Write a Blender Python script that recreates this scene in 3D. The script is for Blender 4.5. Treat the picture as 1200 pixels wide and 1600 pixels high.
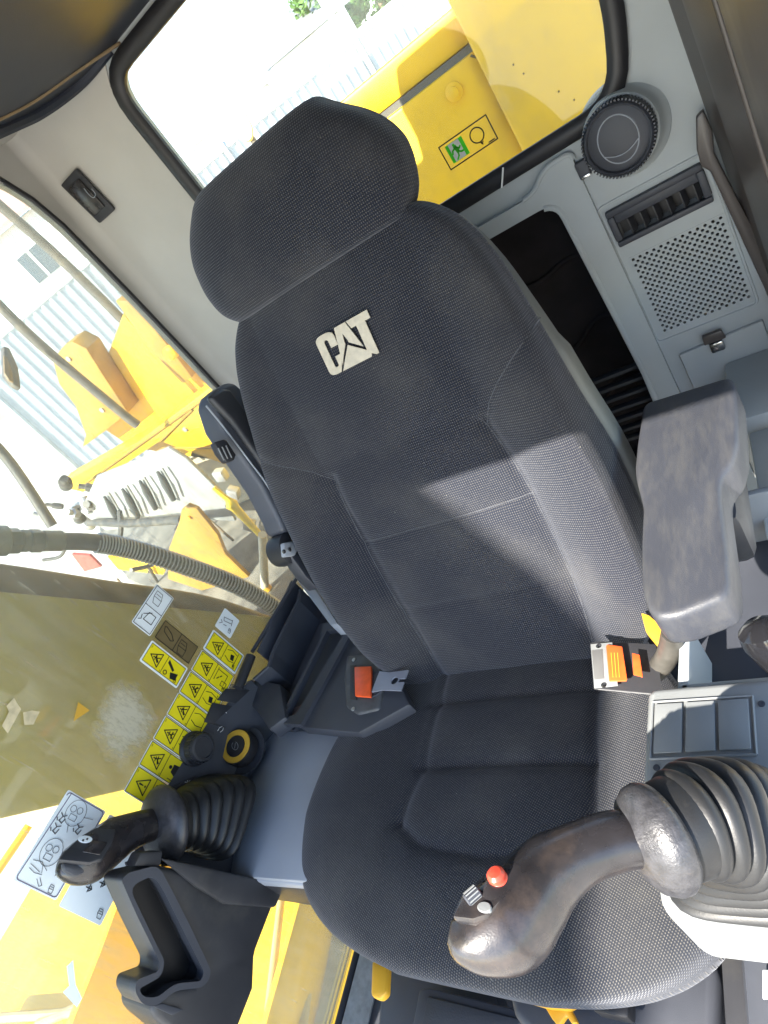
import bpy, bmesh, math, random
import numpy as np
from mathutils import Vector, Matrix
from mathutils.geometry import tessellate_polygon
random.seed(4); np.random.seed(4)
for o in list(bpy.data.objects): bpy.data.objects.remove(o, do_unlink=True)
SC = bpy.context.scene; COL = SC.collection
# ---------------------------------------------------------------- camera
EYE = np.array([0.583, -0.712, 1.37]); FPX = 997.0
def _rot(rx, ry, rz):
    cx, sx, cy, sy, cz, sz = math.cos(rx), math.sin(rx), math.cos(ry), math.sin(ry), math.cos(rz), math.sin(rz)
    return np.array([[cz,-sz,0],[sz,cz,0],[0,0,1]]) @ np.array([[cy,0,sy],[0,1,0],[-sy,0,cy]]) @ np.array([[1,0,0],[0,cx,-sx],[0,sx,cx]])
MR = _rot(2.18690045, 0.619526, -0.30908859)      # rows: image right, image down, forward
cam = bpy.data.cameras.new('camera'); camo = bpy.data.objects.new('camera', cam); COL.objects.link(camo)
R3 = Matrix([[MR[0][i], -MR[1][i], -MR[2][i]] for i in range(3)])
camo.matrix_world = Matrix.Translation(Vector(EYE)) @ R3.to_4x4()
cam.sensor_fit = 'VERTICAL'; cam.sensor_height = 36.0; cam.lens = FPX/1600*36.0
cam.clip_start = 0.01; cam.clip_end = 500
SC.camera = camo
# ---------------------------------------------------------------- light
SUN = Vector((-0.25, -1.0, 0.85)).normalized()     # towards the sun
w = bpy.data.worlds.new('World'); SC.world = w; w.use_nodes = True
nt = w.node_tree; bg = nt.nodes['Background']
sky = nt.nodes.new('ShaderNodeTexSky'); sky.sky_type = 'NISHITA'; sky.sun_disc = False
sky.sun_elevation = math.asin(SUN.z); sky.sun_rotation = math.atan2(SUN.x, SUN.y)
sky.dust_density = 0.6
nt.links.new(sky.outputs[0], bg.inputs[0]); bg.inputs[1].default_value = 0.15
sl = bpy.data.lights.new('sun', 'SUN'); sl.energy = 5.0; sl.angle = math.radians(0.53); sl.color = (1.0, 0.93, 0.82)
so = bpy.data.objects.new('sun', sl); COL.objects.link(so)
so.rotation_euler = SUN.to_track_quat('Z', 'Y').to_euler()
SC.view_settings.view_transform = 'Standard'; SC.view_settings.look = 'None'
SC.view_settings.exposure = 2.15; SC.view_settings.gamma = 1.0
try:
    SC.cycles.use_denoising = True
    SC.cycles.max_bounces = 10; SC.cycles.transparent_max_bounces = 16
    SC.cycles.sample_clamp_indirect = 8
except Exception: pass
# ---------------------------------------------------------------- measuring helpers
def ray(x, y): return MR.T @ np.array([(x-600)/FPX, (y-800)/FPX, 1.0])
def P(x, y, ax, v):
    r = ray(x, y); return Vector(EYE + (v-EYE[ax])/r[ax]*r)
def PN(x, y, p0, n):
    r = ray(x, y); n = np.array(n); return Vector(EYE + ((np.array(p0)-EYE)@n)/(r@n)*r)
def PX(v): return lambda l: [P(a, b, 0, v) for a, b in l]
def PY(v): return lambda l: [P(a, b, 1, v) for a, b in l]
def PZ(v): return lambda l: [P(a, b, 2, v) for a, b in l]
# ---------------------------------------------------------------- materials
MATS = {}
def mat(name, col, rough=0.5, metal=0.0, var=0.12, vscale=8.0, bump=0.0, bscale=200.0, sheen=0.0, coat=0.0,
        col2=None, c2scale=5.0, c2lo=0.45, c2hi=0.7, detail=4.0, spec=0.5, rvar=0.1, c2stretch=0):
    if name in MATS: return MATS[name]
    m = bpy.data.materials.new(name); m.use_nodes = True; t = m.node_tree; N = t.nodes; L = t.links
    b = N['Principled BSDF']
    tc = N.new('ShaderNodeTexCoord')
    n1 = N.new('ShaderNodeTexNoise'); n1.inputs['Scale'].default_value = vscale; n1.inputs['Detail'].default_value = detail
    L.new(tc.outputs['Object'], n1.inputs['Vector'])
    r = N.new('ShaderNodeValToRGB'); L.new(n1.outputs[0], r.inputs[0])
    r.color_ramp.elements[0].position = 0.3; r.color_ramp.elements[1].position = 0.7
    r.color_ramp.elements[0].color = [c*(1-var) for c in col] + [1]; r.color_ramp.elements[1].color = [min(1, c*(1+var)) for c in col] + [1]
    out = r.outputs[0]
    if col2:
        n2 = N.new('ShaderNodeTexNoise'); n2.inputs['Scale'].default_value = c2scale; n2.inputs['Detail'].default_value = 8; n2.inputs['Roughness'].default_value = .65
        if c2stretch:
            mp = N.new('ShaderNodeMapping'); mp.inputs['Scale'].default_value = (1, .25, .6); mp.inputs['Rotation'].default_value = (0, 0, .3); L.new(tc.outputs['Object'], mp.inputs[0]); L.new(mp.outputs[0], n2.inputs['Vector'])
        else: L.new(tc.outputs['Object'], n2.inputs['Vector'])
        mr = N.new('ShaderNodeMapRange'); mr.inputs[1].default_value = c2lo; mr.inputs[2].default_value = c2hi
        L.new(n2.outputs[0], mr.inputs[0])
        mx = N.new('ShaderNodeMix'); mx.data_type = 'RGBA'; L.new(mr.outputs[0], mx.inputs[0])
        L.new(out, mx.inputs[6]); mx.inputs[7].default_value = list(col2) + [1]; out = mx.outputs[2]
    L.new(out, b.inputs['Base Color'])
    rr = N.new('ShaderNodeMapRange'); L.new(n1.outputs[0], rr.inputs[0]); rr.inputs[3].default_value = max(0, rough-rvar); rr.inputs[4].default_value = min(1, rough+rvar)
    L.new(rr.outputs[0], b.inputs['Roughness'])
    b.inputs['Metallic'].default_value = metal; b.inputs['Coat Weight'].default_value = coat
    b.inputs['Sheen Weight'].default_value = sheen; b.inputs['Specular IOR Level'].default_value = spec
    if bump > 0:
        n3 = N.new('ShaderNodeTexNoise'); n3.inputs['Scale'].default_value = bscale; n3.inputs['Detail'].default_value = 2
        L.new(tc.outputs['Object'], n3.inputs['Vector'])
        bp = N.new('ShaderNodeBump'); bp.inputs['Strength'].default_value = bump; bp.inputs['Distance'].default_value = 0.001
        L.new(n3.outputs[0], bp.inputs['Height']); L.new(bp.outputs[0], b.inputs['Normal'])
    MATS[name] = m; return m
def fabric(name, period, colA, colB, fleck, brick=False, kind=0):
    m = bpy.data.materials.new(name); m.use_nodes = True; t = m.node_tree; N = t.nodes; L = t.links; b = N['Principled BSDF']
    def math_(op, a, c=None, v=None):
        n = N.new('ShaderNodeMath'); n.operation = op
        for i, s in enumerate((a, c)):
            if s is None: continue
            if isinstance(s, (int, float)): n.inputs[i].default_value = s
            else: L.new(s, n.inputs[i])
        return n.outputs[0]
    uv = N.new('ShaderNodeUVMap'); uv.uv_map = 'UVMap'
    # slight warp so that the weave is never ruler-straight
    nz = N.new('ShaderNodeTexNoise'); nz.inputs['Scale'].default_value = 14; L.new(uv.outputs[0], nz.inputs[0])
    vm = N.new('ShaderNodeVectorMath'); vm.operation = 'MULTIPLY_ADD'; L.new(nz.outputs[1], vm.inputs[0]); vm.inputs[1].default_value = (.004, .004, 0); L.new(uv.outputs[0], vm.inputs[2])
    sp = N.new('ShaderNodeSeparateXYZ'); L.new(vm.outputs[0], sp.inputs[0])
    k = 2*math.pi/period
    u, v = sp.outputs[0], sp.outputs[1]
    if brick:
        a = math_('SINE', math_('MULTIPLY', math_('ADD', u, math_('MULTIPLY', v, .5)), k)); c = math_('SINE', math_('MULTIPLY', math_('SUBTRACT', v, math_('MULTIPLY', u, .5)), k*1.05))
    else:
        a = math_('SINE', math_('MULTIPLY', u, k)); c = math_('SINE', math_('MULTIPLY', v, k*0.93))
    ab = math_('ADD', math_('MULTIPLY', a, .5), .5); cb = math_('ADD', math_('MULTIPLY', c, .5), .5)
    h = math_('MULTIPLY', ab, cb)
    # patchy fleck strength
    n2 = N.new('ShaderNodeTexNoise'); n2.inputs['Scale'].default_value = 160; L.new(uv.outputs[0], n2.inputs[0])
    n4 = N.new('ShaderNodeTexNoise'); n4.inputs['Scale'].default_value = 5; n4.inputs['Detail'].default_value = 6; L.new(uv.outputs[0], n4.inputs[0])
    fl = math_('MULTIPLY', math_('POWER', h, 1.6), math_('ADD', math_('MULTIPLY', n2.outputs[0], 1.1), .2))
    mx = N.new('ShaderNodeMix'); mx.data_type = 'RGBA'; L.new(math_('MULTIPLY', fl, fleck), mx.inputs[0])
    mx.inputs[6].default_value = list(colA)+[1]; mx.inputs[7].default_value = list(colB)+[1]
    # dust and lint
    n5 = N.new('ShaderNodeTexVoronoi'); n5.inputs['Scale'].default_value = 26; L.new(uv.outputs[0], n5.inputs['Vector'])
    lint = math_('LESS_THAN', n5.outputs[0], .028)
    mr = N.new('ShaderNodeMapRange'); mr.inputs[1].default_value = .45; mr.inputs[2].default_value = .75; mr.inputs[3].default_value = 0; mr.inputs[4].default_value = .12; L.new(n4.outputs[0], mr.inputs[0])
    mx2 = N.new('ShaderNodeMix'); mx2.data_type = 'RGBA'; L.new(math_('ADD', mr.outputs[0], math_('MULTIPLY', lint, .35)), mx2.inputs[0]); L.new(mx.outputs[2], mx2.inputs[6]); mx2.inputs[7].default_value = (.26, .245, .21, 1)
    L.new(mx2.outputs[2], b.inputs['Base Color'])
    b.inputs['Roughness'].default_value = .92; b.inputs['Specular IOR Level'].default_value = .25
    b.inputs['Sheen Weight'].default_value = .22; b.inputs['Sheen Roughness'].default_value = .5
    b.inputs['Sheen Tint'].default_value = (.8, .84, .95, 1)
    bp = N.new('ShaderNodeBump'); bp.inputs['Strength'].default_value = .7; bp.inputs['Distance'].default_value = .0011
    L.new(math_('ADD', h, math_('MULTIPLY', n2.outputs[0], .4)), bp.inputs['Height']); L.new(bp.outputs[0], b.inputs['Normal'])
    MATS[name] = m; return m
F_BACK = fabric('seat_fabric_fine', .0038, (.0085, .0115, .0215), (.145, .137, .125), .80)
F_CUSH = fabric('seat_fabric_coarse', .0040, (.0065, .009, .0165), (.165, .15, .125), .88, brick=True)
def glassmat(name, tint, dust, dustcol, streak=6.0, lo=.35, hi=.8):
    m = bpy.data.materials.new(name); m.use_nodes = True; t = m.node_tree; N = t.nodes; L = t.links
    for n in list(N): N.remove(n)
    out = N.new('ShaderNodeOutputMaterial')
    tr = N.new('ShaderNodeBsdfTransparent'); tr.inputs[0].default_value = list(tint)+[1]
    gl = N.new('ShaderNodeBsdfGlossy'); gl.inputs['Roughness'].default_value = .03; gl.inputs[0].default_value = (.9, .95, 1, 1)
    fr = N.new('ShaderNodeFresnel'); fr.inputs[0].default_value = 1.35
    m1 = N.new('ShaderNodeMixShader'); L.new(fr.outputs[0], m1.inputs[0]); L.new(tr.outputs[0], m1.inputs[1]); L.new(gl.outputs[0], m1.inputs[2])
    df = N.new('ShaderNodeBsdfDiffuse'); df.inputs[0].default_value = list(dustcol)+[1]
    tl = N.new('ShaderNodeBsdfTranslucent'); tl.inputs[0].default_value = list(dustcol)+[1]
    ms = N.new('ShaderNodeMixShader'); ms.inputs[0].default_value = .5; L.new(df.outputs[0], ms.inputs[1]); L.new(tl.outputs[0], ms.inputs[2])
    tc = N.new('ShaderNodeTexCoord')
    mp = N.new('ShaderNodeMapping'); mp.inputs['Rotation'].default_value = (.5, .3, .2); mp.inputs['Scale'].default_value = (1, 9, 1.2); L.new(tc.outputs['Object'], mp.inputs[0])
    a = N.new('ShaderNodeTexNoise'); a.inputs['Scale'].default_value = streak; a.inputs['Detail'].default_value = 9; a.inputs['Roughness'].default_value = .7; a.inputs['Distortion'].default_value = .6; L.new(mp.outputs[0], a.inputs[0])
    c = N.new('ShaderNodeTexNoise'); c.inputs['Scale'].default_value = 2.2; c.inputs['Detail'].default_value = 5; L.new(tc.outputs['Object'], c.inputs[0])
    mu = N.new('ShaderNodeMath'); mu.operation = 'MULTIPLY'; L.new(a.outputs[0], mu.inputs[0]); L.new(c.outputs[0], mu.inputs[1])
    mr = N.new('ShaderNodeMapRange'); L.new(mu.outputs[0], mr.inputs[0]); mr.inputs[1].default_value = .12; mr.inputs[2].default_value = .45; mr.inputs[3].default_value = dust*lo; mr.inputs[4].default_value = dust*hi*2
    # scratches: thin bright lines
    mp2 = N.new('ShaderNodeMapping'); mp2.inputs['Rotation'].default_value = (1.1, .2, .4); mp2.inputs['Scale'].default_value = (3, 60, 3); L.new(tc.outputs['Object'], mp2.inputs[0])
    s = N.new('ShaderNodeTexNoise'); s.inputs['Scale'].default_value = 4; s.inputs['Detail'].default_value = 3; L.new(mp2.outputs[0], s.inputs[0])
    s2 = N.new('ShaderNodeMapRange'); s2.inputs[1].default_value = .66; s2.inputs[2].default_value = .74; s2.inputs[4].default_value = dust*1.3; L.new(s.outputs[0], s2.inputs[0])
    ad = N.new('ShaderNodeMath'); ad.operation = 'ADD'; ad.use_clamp = True; L.new(mr.outputs[0], ad.inputs[0]); L.new(s2.outputs[0], ad.inputs[1])
    m2 = N.new('ShaderNodeMixShader'); L.new(ad.outputs[0], m2.inputs[0]); L.new(m1.outputs[0], m2.inputs[1]); L.new(ms.outputs[0], m2.inputs[2])
    L.new(m2.outputs[0], out.inputs[0]); MATS[name] = m; return m
def residuemat():
    m = bpy.data.materials.new('glue_residue'); m.use_nodes = True; t = m.node_tree; N = t.nodes; L = t.links
    b = N['Principled BSDF']; b.inputs['Base Color'].default_value = (.50, .47, .36, 1); b.inputs['Roughness'].default_value = .9
    tc = N.new('ShaderNodeTexCoord')
    mp = N.new('ShaderNodeMapping'); mp.inputs['Scale'].default_value = (1, 1, .35); L.new(tc.outputs['Object'], mp.inputs[0])
    a = N.new('ShaderNodeTexNoise'); a.inputs['Scale'].default_value = 130; a.inputs['Detail'].default_value = 8; a.inputs['Roughness'].default_value = .8; L.new(mp.outputs[0], a.inputs[0])
    uv = N.new('ShaderNodeUVMap'); uv.uv_map = 'UVMap'; sp = N.new('ShaderNodeSeparateXYZ'); L.new(uv.outputs[0], sp.inputs[0])
    ad = N.new('ShaderNodeMath'); ad.operation = 'MULTIPLY_ADD'; L.new(sp.outputs[0], ad.inputs[0]); ad.inputs[1].default_value = .42; L.new(a.outputs[0], ad.inputs[2])
    r = N.new('ShaderNodeMapRange'); r.inputs[1].default_value = .56; r.inputs[2].default_value = .90; r.inputs[4].default_value = .92; L.new(ad.outputs[0], r.inputs[0])
    L.new(r.outputs[0], b.inputs['Alpha']); MATS['glue_residue'] = m; return m
G_SIDE = glassmat('dusty_glass_side', (.88, .92, .90), .21, (.66, .62, .50), 5)
G_REAR = glassmat('dusty_glass_rear', (.93, .95, .93), .05, (.8, .78, .7), 4)
RESID = residuemat()
LGREY = mat('light_grey_trim', (.37, .40, .41), .55, var=.05, bump=.15, bscale=900, spec=.35)
LGREY2 = mat('warm_grey_pillar_trim', (.47, .455, .42), .7, var=.05, bump=.2, bscale=900, spec=.3)
CGREY = mat('console_grey_plastic', (.215, .225, .23), .5, var=.06, bump=.2, bscale=1200, spec=.35)
BGREY = mat('blue_grey_panel', (.30, .325, .365), .5, var=.05, bump=.2, bscale=1200, spec=.4)
DARK = mat('dark_slate_plastic', (.042, .046, .058), .5, var=.15, bump=.25, bscale=1300, spec=.45)
DARK2 = mat('charcoal_plastic', (.03, .031, .036), .45, var=.2, bump=.25, bscale=1300, spec=.45, col2=(.07, .068, .062), c2scale=9, c2lo=.55, c2hi=.85)
ARMM = mat('armrest_vinyl', (.062, .068, .085), .5, var=.1, bump=.3, bscale=700, spec=.55)
ARMD = mat('worn_armrest_vinyl', (.038, .041, .052), .48, var=.06, bump=.35, bscale=700, spec=.5, col2=(.085, .083, .08), c2scale=60, c2lo=.45, c2hi=1.0, c2stretch=1)
RUBBER = mat('bellows_rubber', (.013, .0135, .015), .46, var=.2, bump=.15, bscale=500, spec=.45, col2=(.055, .05, .045), c2scale=40, c2lo=.6, c2hi=.9)
GLOSS = mat('worn_glossy_grip', (.022, .020, .022), .26, var=.3, vscale=30, bump=.1, bscale=600, spec=.6, col2=(.085, .062, .05), c2scale=18, c2lo=.5, c2hi=.9)
CAPM = mat('cracked_leather_cap', (.035, .035, .04), .36, var=.3, vscale=120, bump=.5, bscale=420, spec=.55, col2=(.10, .09, .08), c2scale=50, c2lo=.62, c2hi=.85)
BLACK = mat('black_rubber_seal', (.015, .015, .018), .5, var=.2)
VOID = mat('black_storage_cloth', (.030, .026, .028), .85, var=.3, vscale=12, bump=.3, bscale=300, spec=.1)
LINER = mat('charcoal_headliner', (.022, .027, .042), .55, var=.15, vscale=4, bump=.3, bscale=500, spec=.5)
JAMB = mat('dark_bronze_door_frame', (.065, .056, .053), .38, var=.12, vscale=5, bump=.1, bscale=300, spec=.5)
CHROME = mat('scuffed_steel', (.55, .55, .55), .25, metal=1.0, var=.15, vscale=30)
YELLOW = mat('machine_yellow_paint', (.78, .47, .008), .45, var=.07, vscale=3, bump=.08, bscale=60, col2=(.52, .33, .03), c2scale=9, c2lo=.48, c2hi=.85, c2stretch=1)
YELLOWD = mat('muddy_yellow_paint', (.60, .36, .025), .6, var=.15, vscale=4, bump=.3, bscale=60, col2=(.34, .26, .12), c2scale=5, c2lo=.42, c2hi=.8)
BOOMM = mat('boom_dusty_yellow', (.46, .385, .075), .6, var=.12, vscale=3, bump=.3, bscale=40, col2=(.33, .28, .10), c2scale=4, c2lo=.4, c2hi=.8)
YPLAS = mat('yellow_lever_plastic', (.72, .38, .03), .35, var=.06)
KNOBY = mat('mustard_knob_ring', (.62, .36, .04), .35, var=.06)
BELT = mat('orange_button', (.80, .10, .02), .35, var=.12, vscale=60)
RED = mat('faded_red_button', (.55, .06, .035), .35, var=.2, vscale=90)
WHITE = mat('white_print', (.78, .78, .76), .5, var=.03)
PALE = mat('pale_blue_sticker', (.80, .86, .88), .4, var=.04)
SYEL = mat('sticker_yellow', (.86, .72, .012), .4, var=.05, vscale=25)
SBRN = mat('faded_brown_film', (.16, .12, .05), .5, var=.12, vscale=30)
INK = mat('black_ink', (.012, .012, .014), .45, var=.1)
INKG = mat('grey_ink', (.12, .12, .13), .5, var=.1)
GREENS = mat('exit_green', (.08, .80, .03), .4, var=.04)
LOGO = mat('cream_logo_print', (.50, .46, .37), .75, var=.1, vscale=120, bump=.6, bscale=700)
STEEL = mat('galvanised_steel', (.42, .43, .43), .45, metal=.6, var=.15, vscale=8)
SHEET = mat('corrugated_sheet', (.58, .61, .63), .5, metal=.2, var=.08, vscale=2)
PIPE = mat('dark_handrail_paint', (.085, .08, .075), .5, var=.25, vscale=20, col2=(.20, .17, .12), c2scale=18, c2lo=.5, c2hi=.8)
HOSE = mat('hydraulic_hose_rubber', (.05, .05, .048), .55, var=.3, vscale=30, col2=(.15, .13, .10), c2scale=20, c2lo=.45, c2hi=.8)
RUSTP = mat('dirty_brown_pipe', (.17, .115, .055), .5, var=.25, vscale=12, col2=(.08, .06, .045), c2scale=8, c2lo=.45, c2hi=.7)
ORANGEP = mat('ochre_and_tank_shade', (.36, .20, .025), .5, var=.2, vscale=8, col2=(.2, .13, .05), c2scale=12, c2lo=.5, c2hi=.85)  # own ochre of the bracket; on the tank cheek it paints shade
WALLW = mat('white_render_wall', (.74, .73, .70), .9, var=.04, vscale=1)
ROOFM = mat('terracotta_roof', (.55, .33, .27), .8, var=.15)
WINDK = mat('far_window_glass', (.10, .12, .14), .2, var=.1)
GROUND = mat('pale_concrete_yard', (.50, .48, .43), .9, var=.12, vscale=.7, bump=.5, bscale=6)
LEAF = mat('foliage_green', (.07, .14, .03), .7, var=.5, vscale=1.5)
LEAF2 = mat('palm_green', (.06, .12, .03), .6, var=.4, vscale=2)
BARK = mat('bark', (.16, .12, .08), .9, var=.3)
MATF = mat('cab_floor_mat', (.030, .033, .042), .6, var=.2, bump=.4, bscale=300)
# ---------------------------------------------------------------- object helpers
def tag(o, label=None, cat=None, group=None, kind=None):
    if label: o['label'] = label
    if cat: o['category'] = cat
    if group: o['group'] = group
    if kind: o['kind'] = kind
    return o
def thing(name, label, cat, loc=(0, 0, 0), group=None):
    o = bpy.data.objects.new(name, None); o.empty_display_size = .05; COL.objects.link(o); o.location = loc
    return tag(o, label, cat, group)
def wm(o):
    if o.parent is None: return Matrix.Translation(o.location)
    return wm(o.parent) @ o.matrix_parent_inverse @ Matrix.Translation(o.location)
def link(name, me, m, parent=None):
    o = bpy.data.objects.new(name, me); COL.objects.link(o)
    if m is not None:
        for mm in (m if isinstance(m, (list, tuple)) else [m]): me.materials.append(mm)
    if parent is not None:
        o.parent = parent; o.matrix_parent_inverse = wm(parent).inverted()
    return o
def finish(name, bm, m, parent=None, smooth=True, ang=35):
    bmesh.ops.recalc_face_normals(bm, faces=bm.faces)
    me = bpy.data.meshes.new(name); bm.to_mesh(me); bm.free()
    if smooth:
        for p in me.polygons: p.use_smooth = True
        me.set_sharp_from_angle(angle=math.radians(ang))
    return link(name, me, m, parent)
def add_prism(bm, pts, vec, bevel=0, seg=2):
    """polygon (any plane) extruded by vec"""
    vs = [bm.verts.new(Vector(p)) for p in pts]
    n = len(vs); tv = [bm.verts.new(Vector(p)+Vector(vec)) for p in pts]
    f = [bm.faces.new(vs), bm.faces.new(tv[::-1])]
    for i in range(n): f.append(bm.faces.new((vs[i], tv[i], tv[(i+1) % n], vs[(i+1) % n])))
    bmesh.ops.recalc_face_normals(bm, faces=f)
    if bevel > 0:
        es = list({e for ff in f for e in ff.edges})
        es = [e for e in es if e.calc_length() > 1e-5 and e.calc_face_angle(0) > .45]
        bmesh.ops.bevel(bm, geom=es, offset=bevel, segments=seg, affect='EDGES', profile=.5, clamp_overlap=True)
def prism(name, pts, vec, m, parent=None, bevel=0, seg=2):
    bm = bmesh.new(); add_prism(bm, pts, vec, bevel, seg); return finish(name, bm, m, parent)
def add_box(bm, c, s, bevel=0, rot=None, seg=2):
    c = Vector(c); h = Vector(s)*.5; R = rot or Matrix.Identity(3)
    q = [(-1,-1,-1),(1,-1,-1),(1,1,-1),(-1,1,-1)]
    pts = [c + R @ Vector((a*h.x, b*h.y, -h.z)) for a, b, _ in q]
    add_prism(bm, pts, R @ Vector((0, 0, 2*h.z)), bevel, seg)
def box(name, c, s, m, parent=None, bevel=0, rot=None, seg=2):
    bm = bmesh.new(); add_box(bm, c, s, bevel, rot, seg); return finish(name, bm, m, parent)
def catmull(pts, n=8):
    pts = [Vector(p) for p in pts]; out = []
    if len(pts) < 3: return pts
    ext = [pts[0]*2-pts[1]] + pts + [pts[-1]*2-pts[-2]]
    for i in range(1, len(ext)-2):
        p0, p1, p2, p3 = ext[i-1:i+3]
        for k in range(n):
            t = k/n
            out.append(.5*((2*p1)+(p2-p0)*t+(2*p0-5*p1+4*p2-p3)*t*t+(3*p1-p0-3*p2+p3)*t**3))
    out.append(pts[-1]); return out
def add_loft(bm, rings, cap=True):
    R = [[bm.verts.new(p) for p in r] for r in rings]; n = len(R[0])
    for a, b in zip(R, R[1:]):
        for i in range(n): bm.faces.new((a[i], a[(i+1) % n], b[(i+1) % n], b[i]))
    if cap:
        bm.faces.new(R[0][::-1]); bm.faces.new(R[-1])
def add_tube(bm, path, r, n=12, sq=1.0, up=None):
    path = [Vector(p) for p in path]; rings = []; N = len(path)
    rs = r if isinstance(r, (list, tuple)) else [r]*N
    u = None
    for i, p in enumerate(path):
        t = (path[min(i+1, N-1)]-path[max(i-1, 0)]).normalized()
        if u is None:
            u = Vector(up) if up else (Vector((0, 0, 1)) if abs(t.z) < .9 else Vector((1, 0, 0)))
        u = (u - t*u.dot(t)).normalized(); v = t.cross(u)
        rr = rs[i]; ra, rb = rr if isinstance(rr, (tuple, list)) else (rr, rr*sq)
        rings.append([p + u*math.cos(2*math.pi*k/n)*ra + v*math.sin(2*math.pi*k/n)*rb for k in range(n)])
    add_loft(bm, rings)
def tube(name, path, r, m, parent=None, n=12, smooth=0, sq=1.0, up=None):
    if smooth: path = catmull(path, smooth)
    bm = bmesh.new(); add_tube(bm, path, r, n, sq, up); return finish(name, bm, m, parent)
def frame_of(axis, hint=(0, 0, 1)):
    t = Vector(axis).normalized(); h = Vector(hint)
    if abs(t.dot(h)) > .95: h = Vector((1, 0, 0))
    u = (h - t*h.dot(t)).normalized(); return u, t.cross(u), t
def add_lathe(bm, o, axis, prof, n=48, hint=(0, 0, 1), sq=1.0):
    u, v, t = frame_of(axis, hint); o = Vector(o)
    add_loft(bm, [[o + t*h + (u*math.cos(2*math.pi*k/n) + v*sq*math.sin(2*math.pi*k/n))*max(r, 1e-4) for k in range(n)] for r, h in prof])
def lathe(name, o, axis, prof, m, parent=None, n=48, hint=(0, 0, 1), sq=1.0):
    bm = bmesh.new(); add_lathe(bm, o, axis, prof, n, hint, sq); return finish(name, bm, m, parent)
def rrect(cx, cy, w, h, r, n=5):
    out = []
    for (sx, sy, a0) in ((1, 1, 0), (-1, 1, 90), (-1, -1, 180), (1, -1, 270)):
        for k in range(n+1):
            a = math.radians(a0+90*k/n); out.append((cx+sx*(w/2-r)+r*math.cos(a), cy+sy*(h/2-r)+r*math.sin(a)))
    return out
def round_poly(pts, r, n=4):
    """round the corners of a 2-D polygon; r may be a list"""
    out = []; N = len(pts)
    for i in range(N):
        a, b, c = Vector(pts[i-1]), Vector(pts[i]), Vector(pts[(i+1) % N])
        rr = r[i] if isinstance(r, (list, tuple)) else r
        d1 = (a-b); d2 = (c-b); k = min(rr, d1.length*.45, d2.length*.45)
        p1 = b+d1.normalized()*k; p2 = b+d2.normalized()*k
        for j in range(n+1):
            t = j/n; out.append(tuple((1-t)**2*p1+2*t*(1-t)*b+t*t*p2))
    return out
def plate(name, outer, holes, to3, thick, m, parent=None, chamfer=True):
    """2-D polygon with holes -> slab.  to3(u,v,d) maps to space; thick along d"""
    loops = [outer]+holes; flat = [q for l in loops for q in l]
    tris = tessellate_polygon([[Vector((a, b, 0)) for a, b in l] for l in loops])
    bm = bmesh.new()
    A = [bm.verts.new(to3(a, b, 0)) for a, b in flat]; B = [bm.verts.new(to3(a, b, thick)) for a, b in flat]
    for t in tris:
        try: bm.faces.new([A[i] for i in t]); bm.faces.new([B[i] for i in reversed(t)])
        except ValueError: pass
    k = 0
    for l in loops:
        n = len(l)
        for i in range(n):
            a, b = k+i, k+(i+1) % n
            bm.faces.new((A[a], A[b], B[b], B[a]))
        k += n
    return finish(name, bm, m, parent, ang=30)
def add_strokes(bm, to3, lines, w, h=.0004, d0=0):
    w = w*1.3
    for l in lines:
        for (a, b) in zip(l, l[1:]):
            a = Vector(a); b = Vector(b); d = b-a
            if d.length < 1e-6: continue
            d.normalize(); q = Vector((-d.y, d.x))*w/2; e = d*w*.35
            pts = [to3(*(a-e+q), d0), to3(*(b+e+q), d0), to3(*(b+e-q), d0), to3(*(a-e-q), d0)]
            nrm = (to3(0, 0, h)-to3(0, 0, 0)); add_prism(bm, pts, nrm)
def add_fill(bm, to3, poly, h=.0004, d0=0):
    nrm = (to3(0, 0, h)-to3(0, 0, 0)); add_prism(bm, [to3(a, b, d0) for a, b in poly], nrm)
def circ(cx, cy, r, n=16, a0=0, a1=360, sy=1): return [(cx+r*math.cos(math.radians(a0+(a1-a0)*k/n)), cy+r*sy*math.sin(math.radians(a0+(a1-a0)*k/n))) for k in range(n+1)]
# ---------------------------------------------------------------- cab shell (the setting)
GX = -.65; RY = .55; FZ = -.05
def on_rear(off=0): return lambda a, b, d: Vector((a, RY-off-d, b))      # d towards the seat
def on_side(off=0): return lambda a, b, d: Vector((GX+off+d, a, b))
win = round_poly([(-.345, 1.66), (-.34, 1.40), (-.335, 1.115), (.445, 1.115), (.487, 1.25), (.487, 1.66)], [.07, .01, .05, .09, .05, .07], 6)
opening = round_poly([(-.2, 1.028), (.292, 1.028), (.300, .62), (.285, .30), (-.2, .30)], [.01, .035, .02, .02, .01], 6)
vent_hole = [(.366, .903), (.508, .903), (.508, .955), (.366, .955)]
GA = .0127; GNX, GNZ = 13, 14; GX0, GZ0 = .3665, .6925
gr_hole = [(GX0-GA/2, GZ0-GA/2), (GX0+(GNX-.5)*GA, GZ0-GA/2), (GX0+(GNX-.5)*GA, GZ0+(GNZ-.5)*GA), (GX0-GA/2, GZ0+(GNZ-.5)*GA)]
rear = plate('rear_wall', [(-.615, FZ), (.60, FZ), (.60, 1.74), (-.615, 1.74)], [win, opening, vent_hole, gr_hole], lambda a, b, d: Vector((a, RY+d, b)), .03, LGREY)
tag(rear, kind='structure')
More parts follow.
